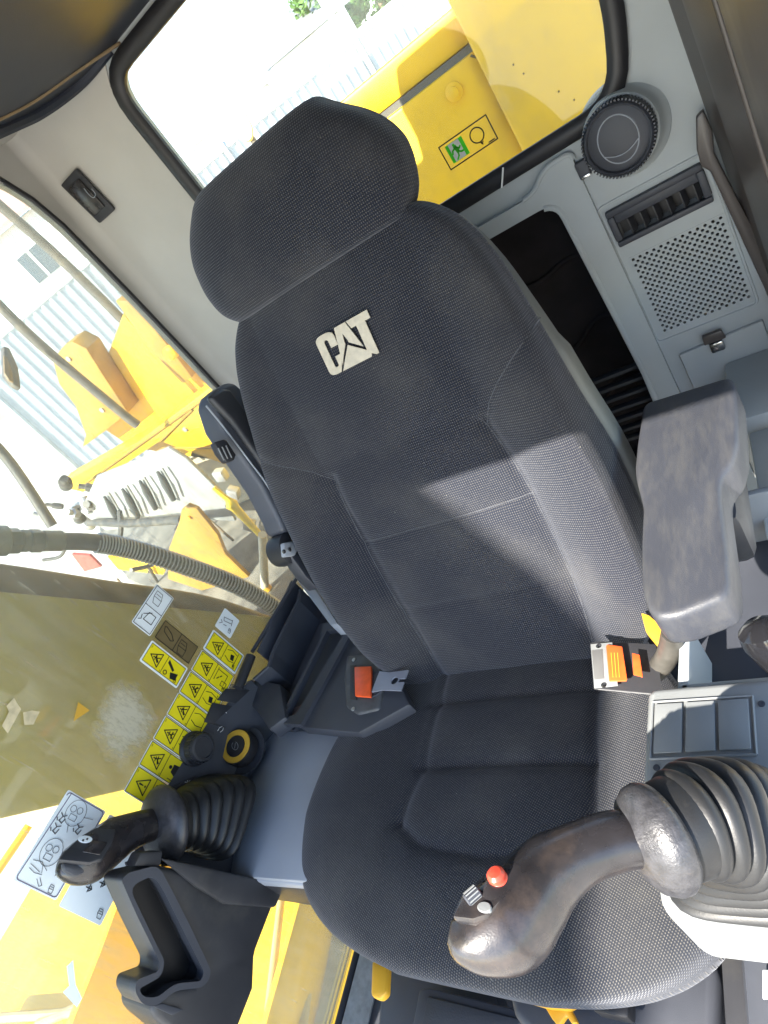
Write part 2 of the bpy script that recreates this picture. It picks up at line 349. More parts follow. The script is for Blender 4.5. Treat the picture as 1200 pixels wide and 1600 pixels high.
# left-rear corner post, curved
def corner():
    bm = bmesh.new(); prof = [(GX-.012, .44), (GX, .49)]
    arc = [(GX+.05-.05*math.cos(a), .50+.05*math.sin(a)) for a in np.linspace(0, math.pi/2, 8)]
    zs = [FZ, .45, .60, .70, .782, .86, .955, 1.146, 1.356, 1.45, 1.54, 1.61, 1.67, 1.74]
    ye = [.30, .30, .36, .41, .462, .500, .514, .510, .502, .498, .490, .474, .444, .36]
    rows = []
    for z, y in zip(zs, ye):
        y2 = min(y, .498)
        rows.append([(GX-.03, y, z), (GX+.001, y, z)] + [(max(a, GX+.001), max(b, y+.0005), z) for a, b in arc] + [(-.36, RY-.002, z)])
    V = [[bm.verts.new(p) for p in r] for r in rows]
    for a, b in zip(V, V[1:]):
        for i in range(len(a)-1): bm.faces.new((a[i], a[i+1], b[i+1], b[i]))
    bmesh.ops.solidify(bm, geom=bm.faces, thickness=-.004)
    return finish('corner_pillar_trim', bm, LGREY2, rear)
def pillar_clean():
    """trim panel left of the rear window, wrapped round the corner to the side glass"""
    zs = list(np.linspace(FZ, 1.74, 60)); ye = np.interp(zs, [FZ, .45, .60, .70, .782, .86, .955, 1.146, 1.356, 1.45, 1.54, 1.61, 1.67, 1.74], [.30, .30, .36, .41, .462, .500, .514, .510, .502, .498, .490, .474, .444, .36])
    xw = np.interp(zs, [FZ, 1.05, 1.10, 1.16, 1.40, 1.60, 1.64, 1.67, 1.70, 1.74], [-.36, -.36, -.356, -.353, -.362, -.366, -.356, -.338, -.30, -.30])
    bm = bmesh.new(); V = []
    for z, y, x1 in zip(zs, ye, xw):
        y0 = y; yc = .52; r = .028
        row = [(GX-.02, y0-.004, z), (GX+.003, y0, z)]
        for k in range(0, 9):
            a = k/8*math.pi/2; row.append((GX+.003+r-r*math.cos(a), RY-.003-r+r*math.sin(a), z))
        for t in np.linspace(0, 1, 5)[1:]: row.append((GX+.003+r+(x1-GX-.003-r)*t, RY-.003-.006*math.sin(t*math.pi), z))
        row.append((x1, RY+.02, z)); V.append([bm.verts.new(p) for p in row])
    for a, b in zip(V, V[1:]):
        for i in range(len(a)-1): bm.faces.new((a[i], a[i+1], b[i+1], b[i]))
    return finish('pillar_trim', bm, LGREY2, rear, ang=60)
pillar_clean()
# speaker grille with real holes
def grille():
    bm = bmesh.new(); R = GA*.235; H = GA/2
    def cell(cx, cz):
        o = [bm.verts.new((cx+a*H, RY-.0005, cz+b*H)) for a, b in ((1, 0), (.5, .5), (0, 1), (-.5, .5), (-1, 0), (-.5, -.5), (0, -1), (.5, -.5))]
        i = [bm.verts.new((cx+R*math.cos(k*math.pi/4), RY-.0005, cz+R*math.sin(k*math.pi/4))) for k in range(8)]
        j = [bm.verts.new((cx+R*math.cos(k*math.pi/4), RY+.003, cz+R*math.sin(k*math.pi/4))) for k in range(8)]
        for k in range(8):
            bm.faces.new((o[k], o[(k+1) % 8], i[(k+1) % 8], i[k])); bm.faces.new((i[k], i[(k+1) % 8], j[(k+1) % 8], j[k]))
    for a in range(GNX):
        for b in range(GNZ): cell(GX0+a*GA, GZ0+b*GA)
    for a in range(GNX-1):
        for b in range(GNZ-1): cell(GX0+(a+.5)*GA, GZ0+(b+.5)*GA)
    x0, x1, z0, z1 = GX0, GX0+(GNX-1)*GA, GZ0, GZ0+(GNZ-1)*GA
    def tri(*p): bm.faces.new([bm.verts.new((a, RY-.0005, b)) for a, b in p])
    for a in range(GNX-1):
        x = GX0+(a+.5)*GA
        tri((x, z0), (x-H, z0-H), (x+H, z0-H)); tri((x, z1), (x-H, z1+H), (x+H, z1+H))
    for b in range(GNZ-1):
        z = GZ0+(b+.5)*GA
        tri((x0, z), (x0-H, z-H), (x0-H, z+H)); tri((x1, z), (x1+H, z-H), (x1+H, z+H))
    for (cx, cz, sx, sz) in ((x0, z0, -1, -1), (x1, z0, 1, -1), (x0, z1, -1, 1), (x1, z1, 1, 1)):
        tri((cx, cz+sz*H), (cx+sx*H, cz), (cx+sx*H, cz+sz*H))
    o = finish('speaker_grille', bm, LGREY, rear, smooth=False); return o
grille()
box('speaker_cavity', ((gr_hole[0][0]+gr_hole[1][0])/2, RY+.022, (gr_hole[0][1]+gr_hole[2][1])/2), (.17, .012, .19), INK, rear)
# vent panel ridge lines (a shallow proud panel outline)
def ridge(name, poly, off, r, m, parent, closed=True):
    pts = [Vector((a, RY-off, b)) for a, b in poly]
    if closed: pts = pts+[pts[0]]
    return tube(name, pts, r, m, parent, n=6)
ridge('panel_joint', round_poly([(.345, .975), (.53, .975), (.53, .672), (.345, .672)], .012), .000, .0028, LGREY, rear)
# vent
v = None
bm = bmesh.new()
for c, s in (((.437, RY-.005, .958), (.164, .014, .012)), ((.437, RY-.005, .899), (.164, .014, .011)), ((.3605, RY-.0045, .9285), (.0125, .013, .0475)), ((.5135, RY-.0045, .9285), (.0125, .013, .0475))): add_box(bm, c, s, .003)
add_box(bm, (.437, RY-.002, .944), (.141, .008, .0165), .002)
vent = finish('air_vent', bm, DARK, rear)
for k in range(6):
    prism('vane', [(.384+k*.0225, RY-.006, .905), (.3865+k*.0225, RY-.006, .905), (.394+k*.0225, RY+.010, .905), (.392+k*.0225, RY+.024, .905), (.389+k*.0225, RY+.024, .905), (.391+k*.0225, RY+.010, .905)], (0, 0, .0305), DARK2, vent, .0006)
box('duct', (.437, RY+.03, .93), (.158, .01, .066), INK, vent)
# round vent with knurled ring on a raised boss
rc = Vector((.431, RY, 1.072)); ax = Vector((-.06, -1, .10)).normalized()
lathe('vent_boss', rc+ax*-.02, ax, [(.076, .0), (.074, .018), (.068, .024), (.0635, .034), (.062, .046), (.060, .050), (.052, .050)], LGREY, rear, 56)
rv = lathe('round_vent', rc+ax*.03, ax, [(.052, 0), (.0555, .003), (.0555, .026), (.0545, .032), (.051, .036), (.0485, .034), (.0475, .027), (.0465, .0265), (.042, .028), (.025, .031), (.0, .032)], DARK, rear, 72)
u_, v_, _ = frame_of(ax)
bm = bmesh.new()
for k in range(64):
    a = 2*math.pi*k/64; q = rc+ax*.050 + (u_*math.cos(a)+v_*math.sin(a))*.056
    add_box(bm, q, (.0028, .0028, .030), 0, Matrix((u_*math.cos(a)+v_*math.sin(a), -u_*math.sin(a)+v_*math.cos(a), ax)).transposed())
finish('knurling', bm, DARK, rv)
bm = bmesh.new()
add_tube(bm, [rc+ax*.0595+(u_*math.cos(a)+v_*math.sin(a)*.86)*.036 for a in np.linspace(0, 2*math.pi, 40)], .0011, 5)
add_tube(bm, [rc+ax*(.0610+.002*math.cos(t))+u_*(-.010-.013*math.cos(t*1.2))+v_*(t*.026) for t in np.linspace(-1.1, 1.1, 14)], .0009, 5)
finish('flap_line', bm, BGREY, rv)
# moulded storage frame round the dark opening
so_ = round_poly([(-.2, 1.058), (.262, 1.058), (.298, 1.088), (.346, 1.088), (.346, .30), (-.2, .30)], [.003, .03, .02, .012, .004, .003], 6)
plate('opening_surround', so_, [opening], lambda a, b, d: Vector((a, RY-.001-d, b)), .012, LGREY, rear)
bm = bmesh.new(); add_tube(bm, [(a, RY-.009, b) for a, b in so_[7:-14]], .0055, 10); add_tube(bm, [(a, RY-.010, b) for a, b in opening[8:-7]], .0065, 10); finish('surround_edge', bm, LGREY, rear)
# wall step below the window
bm = bmesh.new()
add_box(bm, (.52, RY-.014, 1.13), (.10, .03, .11), .012)
add_box(bm, (.46, RY-.006, .80), (.23, .012, .37), .012)
bm.free()
for nm, c in (('clip', P(911, 264, 1, RY-.012)), ):
    b_ = box('clip_recess', c, (.020, .016, .030), DARK, rear, .003); box('clip_spring', c+Vector((.001, -.006, -.011)), (.016, .012, .005), CHROME, b_, .001)
# hinged cover with latch below the speaker
cov = prism('storage_cover', [(.373, RY-.001, .632), (.528, RY-.001, .640), (.528, RY-.001, .40), (.373, RY-.001, .40)], (0, -.010, 0), LGREY, rear, .004)
lc = P(1115, 530, 1, RY-.014)
la = prism('latch', [lc+Vector((-.016, 0, .018)), lc+Vector((.018, 0, .018)), lc+Vector((.022, 0, -.002)), lc+Vector((-.018, 0, -.002))], (0, -.010, 0), JAMB, rear, .002)
box('latch_tongue', lc+Vector((.002, -.006, -.014)), (.026, .012, .022), CHROME, la, .004)
# storage box behind the opening
bm = bmesh.new()
for c, s in (((.05, RY+.19, .66), (.56, .01, .76)), ((.31, RY+.11, .66), (.01, .16, .76)), ((-.2, RY+.11, .66), (.01, .16, .76)), ((.05, RY+.11, 1.035), (.52, .16, .01)), ((.05, RY+.11, .28), (.52, .16, .01))): add_box(bm, c, s)
finish('storage_bin', bm, VOID, rear)
for k in (1, 3, 5):
    tube('fold', [(-.02+.01*k, RY+.185, .95-.075*k), (.12, RY+.178, .90-.085*k+.02*math.sin(k*2)), (.22, RY+.186, .93-.08*k), (.29, RY+.19, .91-.085*k)], .007, VOID, rear, 8, 6)
for k in range(7):
    box('rib', (.14, RY+.035, .62-.030*k), (.30, .02, .010), mat('dark_rib', (.022, .024, .03), .6), rear, .004)
# window seal + pane + emergency sticker
sealw = thing('rear_window', 'wide rear cab window with black rubber seal and dusty pane, behind the headrest', 'window', (.07, RY, 1.11))
wpath = [Vector((a, RY-.006, b)) for a, b in win]; wpath.append(wpath[0])
tube('seal', wpath, [(.013, .017)]*len(wpath), BLACK, sealw, n=10, up=(0, 1, 0))
plate('pane', win, [], lambda a, b, d: Vector((a, RY+.006+d, b)), .005, G_REAR, sealw)
t3 = on_rear(-.004)
st = thing('emergency_exit_sticker', 'clear sticker with green running-man square and hammer circle on the rear pane', 'sticker', (.2, RY, 1.19))
t3 = lambda a, b, d: Vector((.1475+a, RY+.0055-d, 1.1705+b))
bm = bmesh.new(); add_strokes(bm, t3, [[(0, 0), (.099, 0), (.099, .0435), (0, .0435), (0, 0)]], .0017); add_strokes(bm, t3, [circ(.070, .024, .0125, 22), [(.070, .0115), (.0725, .006)], [(.0705, .0085), (.0745, .0095)]], .0017)
add_strokes(bm, t3, [[(.083, .003), (.094, .003)]], .0016); finish('outline', bm, INK, st, smooth=False)
bm = bmesh.new(); add_fill(bm, t3, [(.010, .006), (.045, .006), (.045, .0385), (.010, .0385)]); finish('green_square', bm, GREENS, st, smooth=False)
t4 = lambda a, b, d: t3(a, b, d+.0005)
bm = bmesh.new(); add_fill(bm, t4, [(.016, .0065), (.038, .0065), (.038, .038), (.016, .038)]); finish('white_door', bm, WHITE, st, smooth=False)
t4 = lambda a, b, d: t3(a, b, d+.001)
bm = bmesh.new(); add_fill(bm, t4, circ(.0255, .033, .0026, 12)[:-1]); add_strokes(bm, t4, [[(.0265, .029), (.028, .021)]], .005); add_strokes(bm, t4, [[(.028, .020), (.034, .0165), (.040, .0165)], [(.0275, .019), (.026, .013), (.021, .0085)], [(.0265, .028), (.0195, .025), (.017, .020)], [(.028, .027), (.033, .0235), (.0355, .026)]], .0024); finish('running_figure', bm, GREENS, st, smooth=False)
for q in ((802, 101), (818, 115), (873, 143), (897, 156)):
    lathe('paint_pit', P(*q, 1, RY+.004), (0, -1, 0), [(.0017, 0), (.0008, .0008), (0, .0009)], RUSTP, sealw, 5)
tube('pull_tab', [P(786, 262, 1, RY-.02), P(785, 280, 1, RY-.022), P(784, 293, 1, RY-.02)], .0016, WHITE, sealw)
# latch on the corner pillar
k4 = [P(*q, 1, RY-.012) for q in ((97, 288), (121, 261), (182, 326), (158, 348))]
pl = thing('pillar_catch', 'dark recessed catch plate on the beige corner pillar beside the side window', 'catch', k4[0])
prism('frame_plate', k4, (0, -.008, 0), DARK2, pl, .004)
ce = sum(k4, Vector())/4; k5 = [ce+(q-ce)*.68+Vector((0, -.0075, 0)) for q in k4]
prism('tongue', k5, (0, -.006, 0), GLOSS, pl, .003)
tube('engraved_hook', [P(*q, 1, RY-.028) for q in ((131, 294), (139, 304), (146, 309), (149, 303), (143, 295))], .0009, BGREY, pl, 5, 4)
# headliner
hl = [(-.30, .59), (-.36, .575), (-.425, .53), (-.465, .44), (-.455, .36), (-.425, .30), (-.415, .2), (-.415, -.9), (.5, -.9), (.5, .59)]
bm = bmesh.new(); add_prism(bm, [(a, b, 1.685) for a, b in hl], (0, 0, .05), .015, 3); hlo = finish('headliner', bm, LINER, None); tag(hlo, kind='structure')
tube('seam', [(-.26, .57, 1.680), (-.33, .47, 1.684), (-.39, .35, 1.684), (-.40, .1, 1.684)], .003, mat('seam_highlight', (.25, .18, .10), .6), hlo, 8, 6)  # liner fold whose edge highlight is put into the tan colour
bm = bmesh.new(); add_tube(bm, catmull([(-.30, .55, 1.69), (-.38, .52, 1.685), (-.43, .44, 1.683), (-.44, .34, 1.684), (-.44, .0, 1.685)], 8), .013, 10); finish('liner_edge', bm, LINER, hlo)
# roof and ceiling; the overhangs are added to shade pillar and hood
bm = bmesh.new()
add_prism(bm, [(-.70, .60, 1.735), (-.42, .62, 1.735), (-.38, .70, 1.735), (-.335, .86, 1.735), (-.29, .93, 1.735), (.70, .95, 1.735), (.72, -.93, 1.735), (-.70, -.93, 1.735)], (0, 0, .07), .02)  # rear outline drawn out so its shadow edge falls on the engine housing
add_prism(bm, [(-.96, .35, 1.73), (-.69, .62, 1.73), (-.69, -.9, 1.73), (-.96, -.9, 1.73)], (0, 0, .02), .004)  # unseen side visor, added to keep the sun off the corner pillar
add_box(bm, (0, -.915, 1.715), (1.34, .03, .06), .006)
roof = finish('cab_roof', bm, JAMB); tag(roof, kind='structure')
prism('side_header', [(GX-.02, -.9, 1.70), (GX-.02, .50, 1.66), (GX-.02, .50, 1.75), (GX-.02, -.9, 1.75)], (.021, 0, 0), LGREY2, roof)
box('ceiling_panel', (-.1, -.15, 1.728), (1.12, 1.4, .012), LGREY2, roof)
# floor
fl = prism('floor', [(-.645, -.98, FZ), (.62, -.98, FZ), (.62, .6, FZ), (-.645, .6, FZ)], (0, 0, -.05), MATF, None, .004); tag(fl, kind='structure')
tube('floor_edge_seal', [(-.634, -.97, FZ+.003), (-.634, .3, FZ+.003)], .009, BLACK, fl)
prism('sill_strip', [(-.622, -.97, FZ), (-.55, -.97, FZ), (-.55, .3, FZ), (-.622, .3, FZ)], (0, 0, .008), mat('dusty_sill', (.20, .205, .20), .6, var=.2, vscale=60), fl, .002)
# front posts and nose of the cab (out of the picture, they shade it)
bm = bmesh.new()
add_tube(bm, [(-.67, -.96, -.05), (-.67, -.97, .8), (-.67, -.95, 1.4), (-.67, -.92, 1.74)], .035, 10)
add_tube(bm, [(.66, -.98, -.05), (.66, -1.02, .8), (.66, -.98, 1.4), (.66, -.93, 1.74)], .035, 10)
add_tube(bm, [(-.67, -.97, 0), (.66, -.99, 0)], .05, 10)
ff = finish('front_posts', bm, JAMB); tag(ff, kind='structure')
# side window pane (large, reaches the floor)
sg = [(-.96, FZ), (.30, FZ), (.30, .45), (.36, .60), (.41, .70), (.462, .782), (.500, .86), (.514, .955), (.510, 1.146), (.502, 1.356), (.49, 1.54), (.474, 1.61), (.444, 1.67), (.36, 1.72), (-.93, 1.72), (-.96, .8)]
sw = thing('side_window', 'large dusty scratched side window of the cab reaching down to the floor', 'window', (GX, -.2, FZ))
plate('pane', sg, [], lambda a, b, d: Vector((GX-.004-d, a, b)), .006, G_SIDE, sw)
sp_ = [Vector((GX, a, b)) for a, b in sg[1:14]]
tube('seal', sp_, .006, BLACK, sw, n=8)
# worn glue patch and torn paper scraps on the pane
rp = [(-.268, .862), (-.245, .842), (-.232, .822), (-.236, .79), (-.25, .757), (-.262, .726), (-.30, .716), (-.345, .735), (-.378, .748), (-.372, .79), (-.356, .832), (-.31, .852)]
def residue():
    bm = bmesh.new(); uvl = bm.loops.layers.uv.new('UVMap'); rings = []
    c = Vector((sum(a for a, b in rp)/len(rp), sum(b for a, b in rp)/len(rp)))
    big = [c+(Vector(q)-c)*1.12 for q in rp]; M = 6
    vs = []
    for j in range(M+1):
        s = j/M; vs.append([bm.verts.new((GX+.0015, c.x+(q.x-c.x)*s, c.y+(q.y-c.y)*s)) for q in big] if j else [bm.verts.new((GX+.0015, c.x, c.y))])
    n = len(big)
    def setuv(f, vals):
        for lp in f.loops: lp[uvl].uv = (vals[lp.vert], 0)
    val = {vs[0][0]: 1.0}
    for j in range(1, M+1):
        for q in vs[j]: val[q] = 1-(j/M)**2.2
    for i in range(n): setuv(bm.faces.new((vs[0][0], vs[1][i], vs[1][(i+1) % n])), val)
    for j in range(1, M):
        for i in range(n): setuv(bm.faces.new((vs[j][i], vs[j+1][i], vs[j+1][(i+1) % n], vs[j][(i+1) % n])), val)
    me = bpy.data.meshes.new('glue_residue'); bm.to_mesh(me); bm.free(); link('glue_residue', me, RESID, sw)
residue()
for lab, m_, l in (('torn', mat('torn_tan_paper', (.55, .48, .30), .8, var=.2, vscale=90), [(22, 1090), (26, 1098), (33, 1108), (22, 1128), (12, 1146), (3, 1134), (14, 1112), (10, 1103)]), ('torn', MATS['torn_tan_paper'], [(36, 1113), (50, 1110), (62, 1112), (52, 1132), (38, 1133)]), ('torn', KNOBY, [(122, 1097), (140, 1110), (115, 1127)]),
        ('torn', PALE, [(104, 1510), (114, 1500), (118, 1538), (128, 1560), (120, 1574), (98, 1550), (108, 1540)])):
    prism('paper_scrap', [P(a, b, 0, GX+.0015) for a, b in l], (.0006, 0, 0), m_, sw)
# ---------------------------------------------------------------- stickers on the side pane
def side_map(y0, z0): return lambda a, b, d: Vector((GX+.0022+d, y0-b, z0-a))       # a: down, b: towards the front of the cab
def sticker(name, label, y0, z0, h, wd, face, border, draw=None, inset=.004, group=None, edge=None, single=False):
    """upper rear corner (y0,z0); h downwards, wd forwards"""
    o = thing(name, label, 'sticker', (GX, y0, z0), group)
    f = side_map(y0, z0)
    bm = bmesh.new(); add_fill(bm, f, round_poly([(0, 0), (h, 0), (h, wd), (0, wd)], .004, 3), .0005); finish('backing', bm, border, o, smooth=False)
    f2 = lambda a, b, d: f(a, b, d+.0006)
    if face is not border:
        bm = bmesh.new()
        for (a0, a1) in ([(inset, h-inset)]): pass
        add_fill(bm, f2, [(inset, inset), (h-inset, inset), (h-inset, wd-inset), (inset, wd-inset)], .0003); finish('face', bm, face, o, smooth=False)
    f3 = lambda a, b, d: f(a, b, d+.0011)
    bm = bmesh.new(); draw(bm, f3, h, wd, inset); finish('print', bm, edge or INK, o, smooth=False)
    return o
def book(bm, f, a, b, s):
    add_strokes(bm, f, [[(a, b), (a+.55*s, b), (a+.75*s, b+.5*s), (a+.75*s, b+s), (a+.2*s, b+s), (a, b+.5*s), (a, b)], [(a, b+.5*s), (a+.75*s, b+.5*s)], [(a+.1*s, b+.25*s), (a+.55*s, b+.25*s)]], .0007)
def warn(glyph, right=None, edge=True):
    def d(bm, f, h, w, i):
        if edge: add_strokes(bm, f, [[(i, i), (h-i, i), (h-i, w-i), (i, w-i), (i, i)]], .0008)
        add_strokes(bm, f, [[(h*.5, i), (h*.5, w-i)]], .0009)
        cx = h*.27; r = w*.30
        ap = (cx-r*.95, w*.5); b1 = (cx+r*.75, w*.5-r*1.0); b2 = (cx+r*.75, w*.5+r*1.0)
        add_strokes(bm, f, [[ap, b1, b2, ap]], .0016)
        g = lambda u, v: (cx-r*.95+u*r*1.7, w*.5+(v-.5)*r*2)
        if glyph == 'bang':
            add_fill(bm, f, [g(.28, .44), g(.28, .56), g(.66, .53), g(.66, .47)]); add_fill(bm, f, [g(.78, .44), g(.78, .56), g(.89, .56), g(.89, .44)])
        else:
            rnd = random.Random(glyph)
            add_fill(bm, f, [g(.30, .45), g(.38, .45), g(.38, .55), g(.30, .55)])
            add_strokes(bm, f, [[g(.42, .5), g(.66, .5+rnd.uniform(-.1, .1)), g(.9, .36+rnd.uniform(-.1, .05))], [g(.66, .5), g(.9, .66)], [g(.5, .38), g(.52, .64)], [g(rnd.uniform(.5, .8), .3), g(rnd.uniform(.6, .85), .6), g(.84, .72)]], .0017)
        x0 = h*.55; W = h*.40
        rnd = random.Random(glyph+'r')
        if right == 'book':
            add_strokes(bm, f, [[(x0, w*.25), (x0+W*.5, w*.2), (x0+W*.8, w*.5), (x0+W*.8, w*.8), (x0+W*.3, w*.82), (x0, w*.5), (x0, w*.25)], [(x0, w*.5), (x0+W*.8, w*.5)]], .0009)
        elif right == 'seat':
            add_fill(bm, f, circ(x0+W*.2, w*.45, W*.09, 10)[:-1]); add_fill(bm, f, [(x0+W*.32, w*.3), (x0+W*.32, w*.6), (x0+W*.7, w*.72), (x0+W*.75, w*.25)]); add_strokes(bm, f, [[(x0+W*.75, w*.15), (x0+W*.75, w*.85), (x0+W*.3, w*.85)]], .001)
        elif right == 'crane':
            add_strokes(bm, f, [[(x0+W*.05, w*.15), (x0+W*.05, w*.7)], [(x0+W*.05, w*.22), (x0+W*.75, w*.22), (x0+W*.75, w*.7)], [(x0+W*.55, w*.55), (x0+W*.9, w*.55), (x0+W*.9, w*.75), (x0+W*.55, w*.75), (x0+W*.55, w*.55)]], .001)
            add_strokes(bm, f, [[(x0+W*.2, w*.6), (x0+W*.28, w*.5)], [(x0+W*.34, w*.46), (x0+W*.42, w*.38)]], .0018)
        elif right == 'bucket':
            add_fill(bm, f, [(x0, w*.2), (x0+W*.5, w*.45), (x0+W*.45, w*.55), (x0, w*.35)]); add_fill(bm, f, [(x0+W*.35, w*.62), (x0+W*.8, w*.5), (x0+W*.8, w*.78), (x0+W*.5, w*.85)]); add_strokes(bm, f, [circ(x0+W*.1, w*.75, W*.1, 10)], .0014)
        else:
            add_strokes(bm, f, [[(x0, w*.3), (x0+W*.3, w*.2), (x0+W*.7, w*.25)], [(x0, w*.6), (x0+W*.35, w*.7), (x0+W*.75, w*.62)], [(x0+W*.75, w*.15), (x0+W*.75, w*.85)]], .001)
            if rnd.random() < .7: add_fill(bm, f, [(x0+W*.3, w*.38), (x0+W*.55, w*.34), (x0+W*.62, w*.58), (x0+W*.4, w*.6)])
        book(bm, f, h-i-.013, w-i-.011, .008)
        add_strokes(bm, f, [[(h*.47, w-i-.006), (h*.47, w-i-.002)], [(i+.004, i+.004), (i+.004, i+.009)]], .0006)
    return d
GS = 'yellow warning stickers in a column on the side pane'
PITCH = .0552
ys = [-.0285, -.0845, -.1395, -.1930, -.2475, -.3025, -.3560]
labs = [('arrow', None, 'yellow warning sticker with own white rim, first of the column, below the small blue sticker'),
        ('hang', 'crane', 'yellow warning sticker showing a crane hook and load, second of the column'),
        ('cut', 'L', 'yellow warning sticker showing a boom bracket sign, third of the column'),
        ('fall', 'M', 'yellow warning sticker above the black dial, showing a figure in a frame'),
        ('crush', 'N', 'yellow warning sticker half hidden by the black dial'),
        ('roll', 'seat', 'yellow warning sticker with black belted-driver pictogram'),
        ('bang', 'book', 'yellow warning sticker with exclamation triangle and open book')]
for y, (g, r_, lb) in zip(ys, labs):
    sticker('warning_sticker', lb, y, .7165, .107, PITCH-.0025, SYEL, PALE, warn(g, r_), .0022 if g != 'arrow' else .005, GS)
sticker('warning_sticker', 'yellow warning sticker with black bucket pictogram standing apart from the column', -.139, .8315, .107, .051, SYEL, PALE, warn('press', 'bucket'), .0045)
def d_white(bm, f, h, w, i):
    add_strokes(bm, f, [[(.003, .003), (h-.003, .003), (h-.003, w-.003), (.003, w-.003), (.003, .003)], [(.003, w*.5), (h-.003, w*.5)]], .0009)
    book(bm, f, .010, .012, .028)
    add_strokes(bm, f, [[(.018, .082), (.040, .082), (.040, .062), (.022, .062), (.018, .082)], [(.012, .072), (.028, .060)], [(.010, .075), (.013, .084), (.008, .088)]], .0011)
sticker('window_sticker', 'tall pale blue sticker with open book and load bar drawing, uppermost on the side pane', -.033, .8915, .052, .103, PALE, PALE, d_white)
def d_small(bm, f, h, w, i):
    book(bm, f, .036, .034, .010)
    add_strokes(bm, f, [[(.010, .020), (.034, .014)], [(.014, .028), (.036, .022)], [(.010, .020), (.014, .028)], [(.034, .012), (.038, .026)], [(.006, .040), (.012, .034), (.006, .030)], [(.018, .036), (.026, .034)]], .001)
sticker('window_sticker', 'small pale blue sticker at the head of the yellow column', .0335, .7175, .052, .053, PALE, PALE, d_small, edge=INKG)
def d_brown(bm, f, h, w, i):
    add_strokes(bm, f, [[(.001, .001), (h-.001, .001), (h-.001, w-.001), (.001, w-.001), (.001, .001)], [(h*.5, .001), (h*.5, w-.001)]], .001)
    book(bm, f, h*.56, w*.25, .030)
    add_strokes(bm, f, [[(.008, .012), (.012, .022), (.036, .030), (.042, .026), (.030, .016), (.012, .010), (.008, .012)]], .001)
sticker('window_sticker', 'faded brown see-through sticker with oil can and book, between two yellow stickers', -.0855, .830, .1015, .0455, SBRN, SBRN, d_brown)
def d_big(bm, f, h, w, i):
    add_strokes(bm, f, [round_poly([(.003, .003), (h-.003, .003), (h-.003, w-.003), (.003, w-.003)], .006, 3)+[(.009, .003)]], .0011)
def d_big_ink(bm, f, h, w, i):
    for (a, b) in ((.036, .026), (.034, .094)):
        add_strokes(bm, f, [circ(a, b, .019, 18, sy=1.15), circ(a-.008, b-.004, .0055, 12), circ(a+.005, b-.006, .0055, 12), [(a-.008, b+.004), (a+.006, b+.004), (a+.006, b+.013), (a-.008, b+.013), (a-.008, b+.004)]], .0006)
        add_strokes(bm, f, [[(a+.018, b), (a+.036, b-.004)], [(a-.002, b+.020), (a+.004, b+.032)]], .0006)
    for (a, b) in ((.018, .042), (.018, .060), (.056, .045)):
        add_strokes(bm, f, [[(a-.006, b-.006), (a, b-.002), (a+.006, b-.006)], [(a, b-.002), (a-.003, b+.006), (a+.004, b+.008), (a+.006, b)], [(a-.009, b+.003), (a-.006, b+.007)]], .0014)
    add_strokes(bm, f, [[(.012, .115), (.028, .112), (.044, .120)], [(.012, .121), (.034, .126)], [(.014, .127), (.026, .130), (.040, .128)], [(.040, .133), (.050, .141), (.046, .144), (.036, .136)]], .0007)
    add_fill(bm, f, [(.060, .108), (.072, .103), (.074, .110), (.070, .112), (.072, .118), (.066, .116), (.062, .122)])
    book(bm, f, .064, .134, .012)
sb = sticker('control_pattern_sticker', 'large white sticker with rounded corners behind the left joystick grip, showing joystick controls', -.4525, .8155, .0875, .151, PALE, PALE, d_big, edge=mat('violet_ink', (.10, .08, .16), .5))
bm = bmesh.new(); f_ = side_map(-.4525, .8155); d_big_ink(bm, lambda a, b, d: f_(a, b, d+.0011), .0875, .151, 0); finish('drawing', bm, INKG, sb, smooth=False)
def d_big2(bm, f, h, w, i):
    book(bm, f, h-.018, w-.022, .014)
    for a, b in ((.015, .10), (.035, .092), (.055, .10), (.035, .115), (.06, .06), (.02, .04)):
        add_strokes(bm, f, [[(a-.006, b), (a+.006, b)], [(a, b-.006), (a, b+.006)], [(a+.002, b-.004), (a+.006, b), (a+.002, b+.004)]], .0013)
s2_ = sticker('control_pattern_sticker', 'white sticker lower on the pane, half hidden below the left joystick grip', -.4525, .7185, .092, .156, PALE, PALE, d_big2)
[tag(c, kind='stuff') for c in s2_.children if c.name.startswith('print')]
# ---------------------------------------------------------------- door frame on the right of the picture
dj = thing('door_frame', 'dark bronze cab door frame post with rubber edge at the right of the rear wall', 'door frame', (.58, .5, FZ))
bm = bmesh.new()
jx = lambda y: .552+(.55-y)*.20
prof = [(.556, RY-.002), (.549, RY-.014), (.552, RY-.028), (.566, RY-.07), (.571, RY-.10), (.566, RY-.112), (.570, RY-.15), (.585, RY-.22), (.60, RY-.30), (.66, RY-.30), (.66, RY-.002)]
def jz(z): return .0
rings = []
for z in (FZ, .3, .6, .9, 1.1, 1.3, 1.5, 1.735): rings.append([(a+jz(z), b, z) for a, b in prof])
add_loft(bm, [[Vector(p) for p in r] for r in rings]); finish('post', bm, JAMB, dj, ang=25)
prism('upper_jamb', [(.597, .26, .93), (.597, -.58, .93), (.597, -.58, 1.73), (.597, .26, 1.73)], (.03, 0, 0), JAMB, dj, .004)
tube('jamb_crease', [(.596, .12, .95), (.596, .12, 1.72)], .004, JAMB, dj)
tube('weather_strip', [(.563, RY-.036, .2), (.563, RY-.036, 1.02), (.562, RY-.036, 1.7)], .005, BLACK, dj)
bm = bmesh.new()
q0 = PY(RY-.03)([(1087, 180), (1088, 230), (1095, 256), (1109, 263), (1194, 447), (1240, 560), (1270, 560), (1200, 400), (1115, 235), (1112, 200), (1098, 168)])
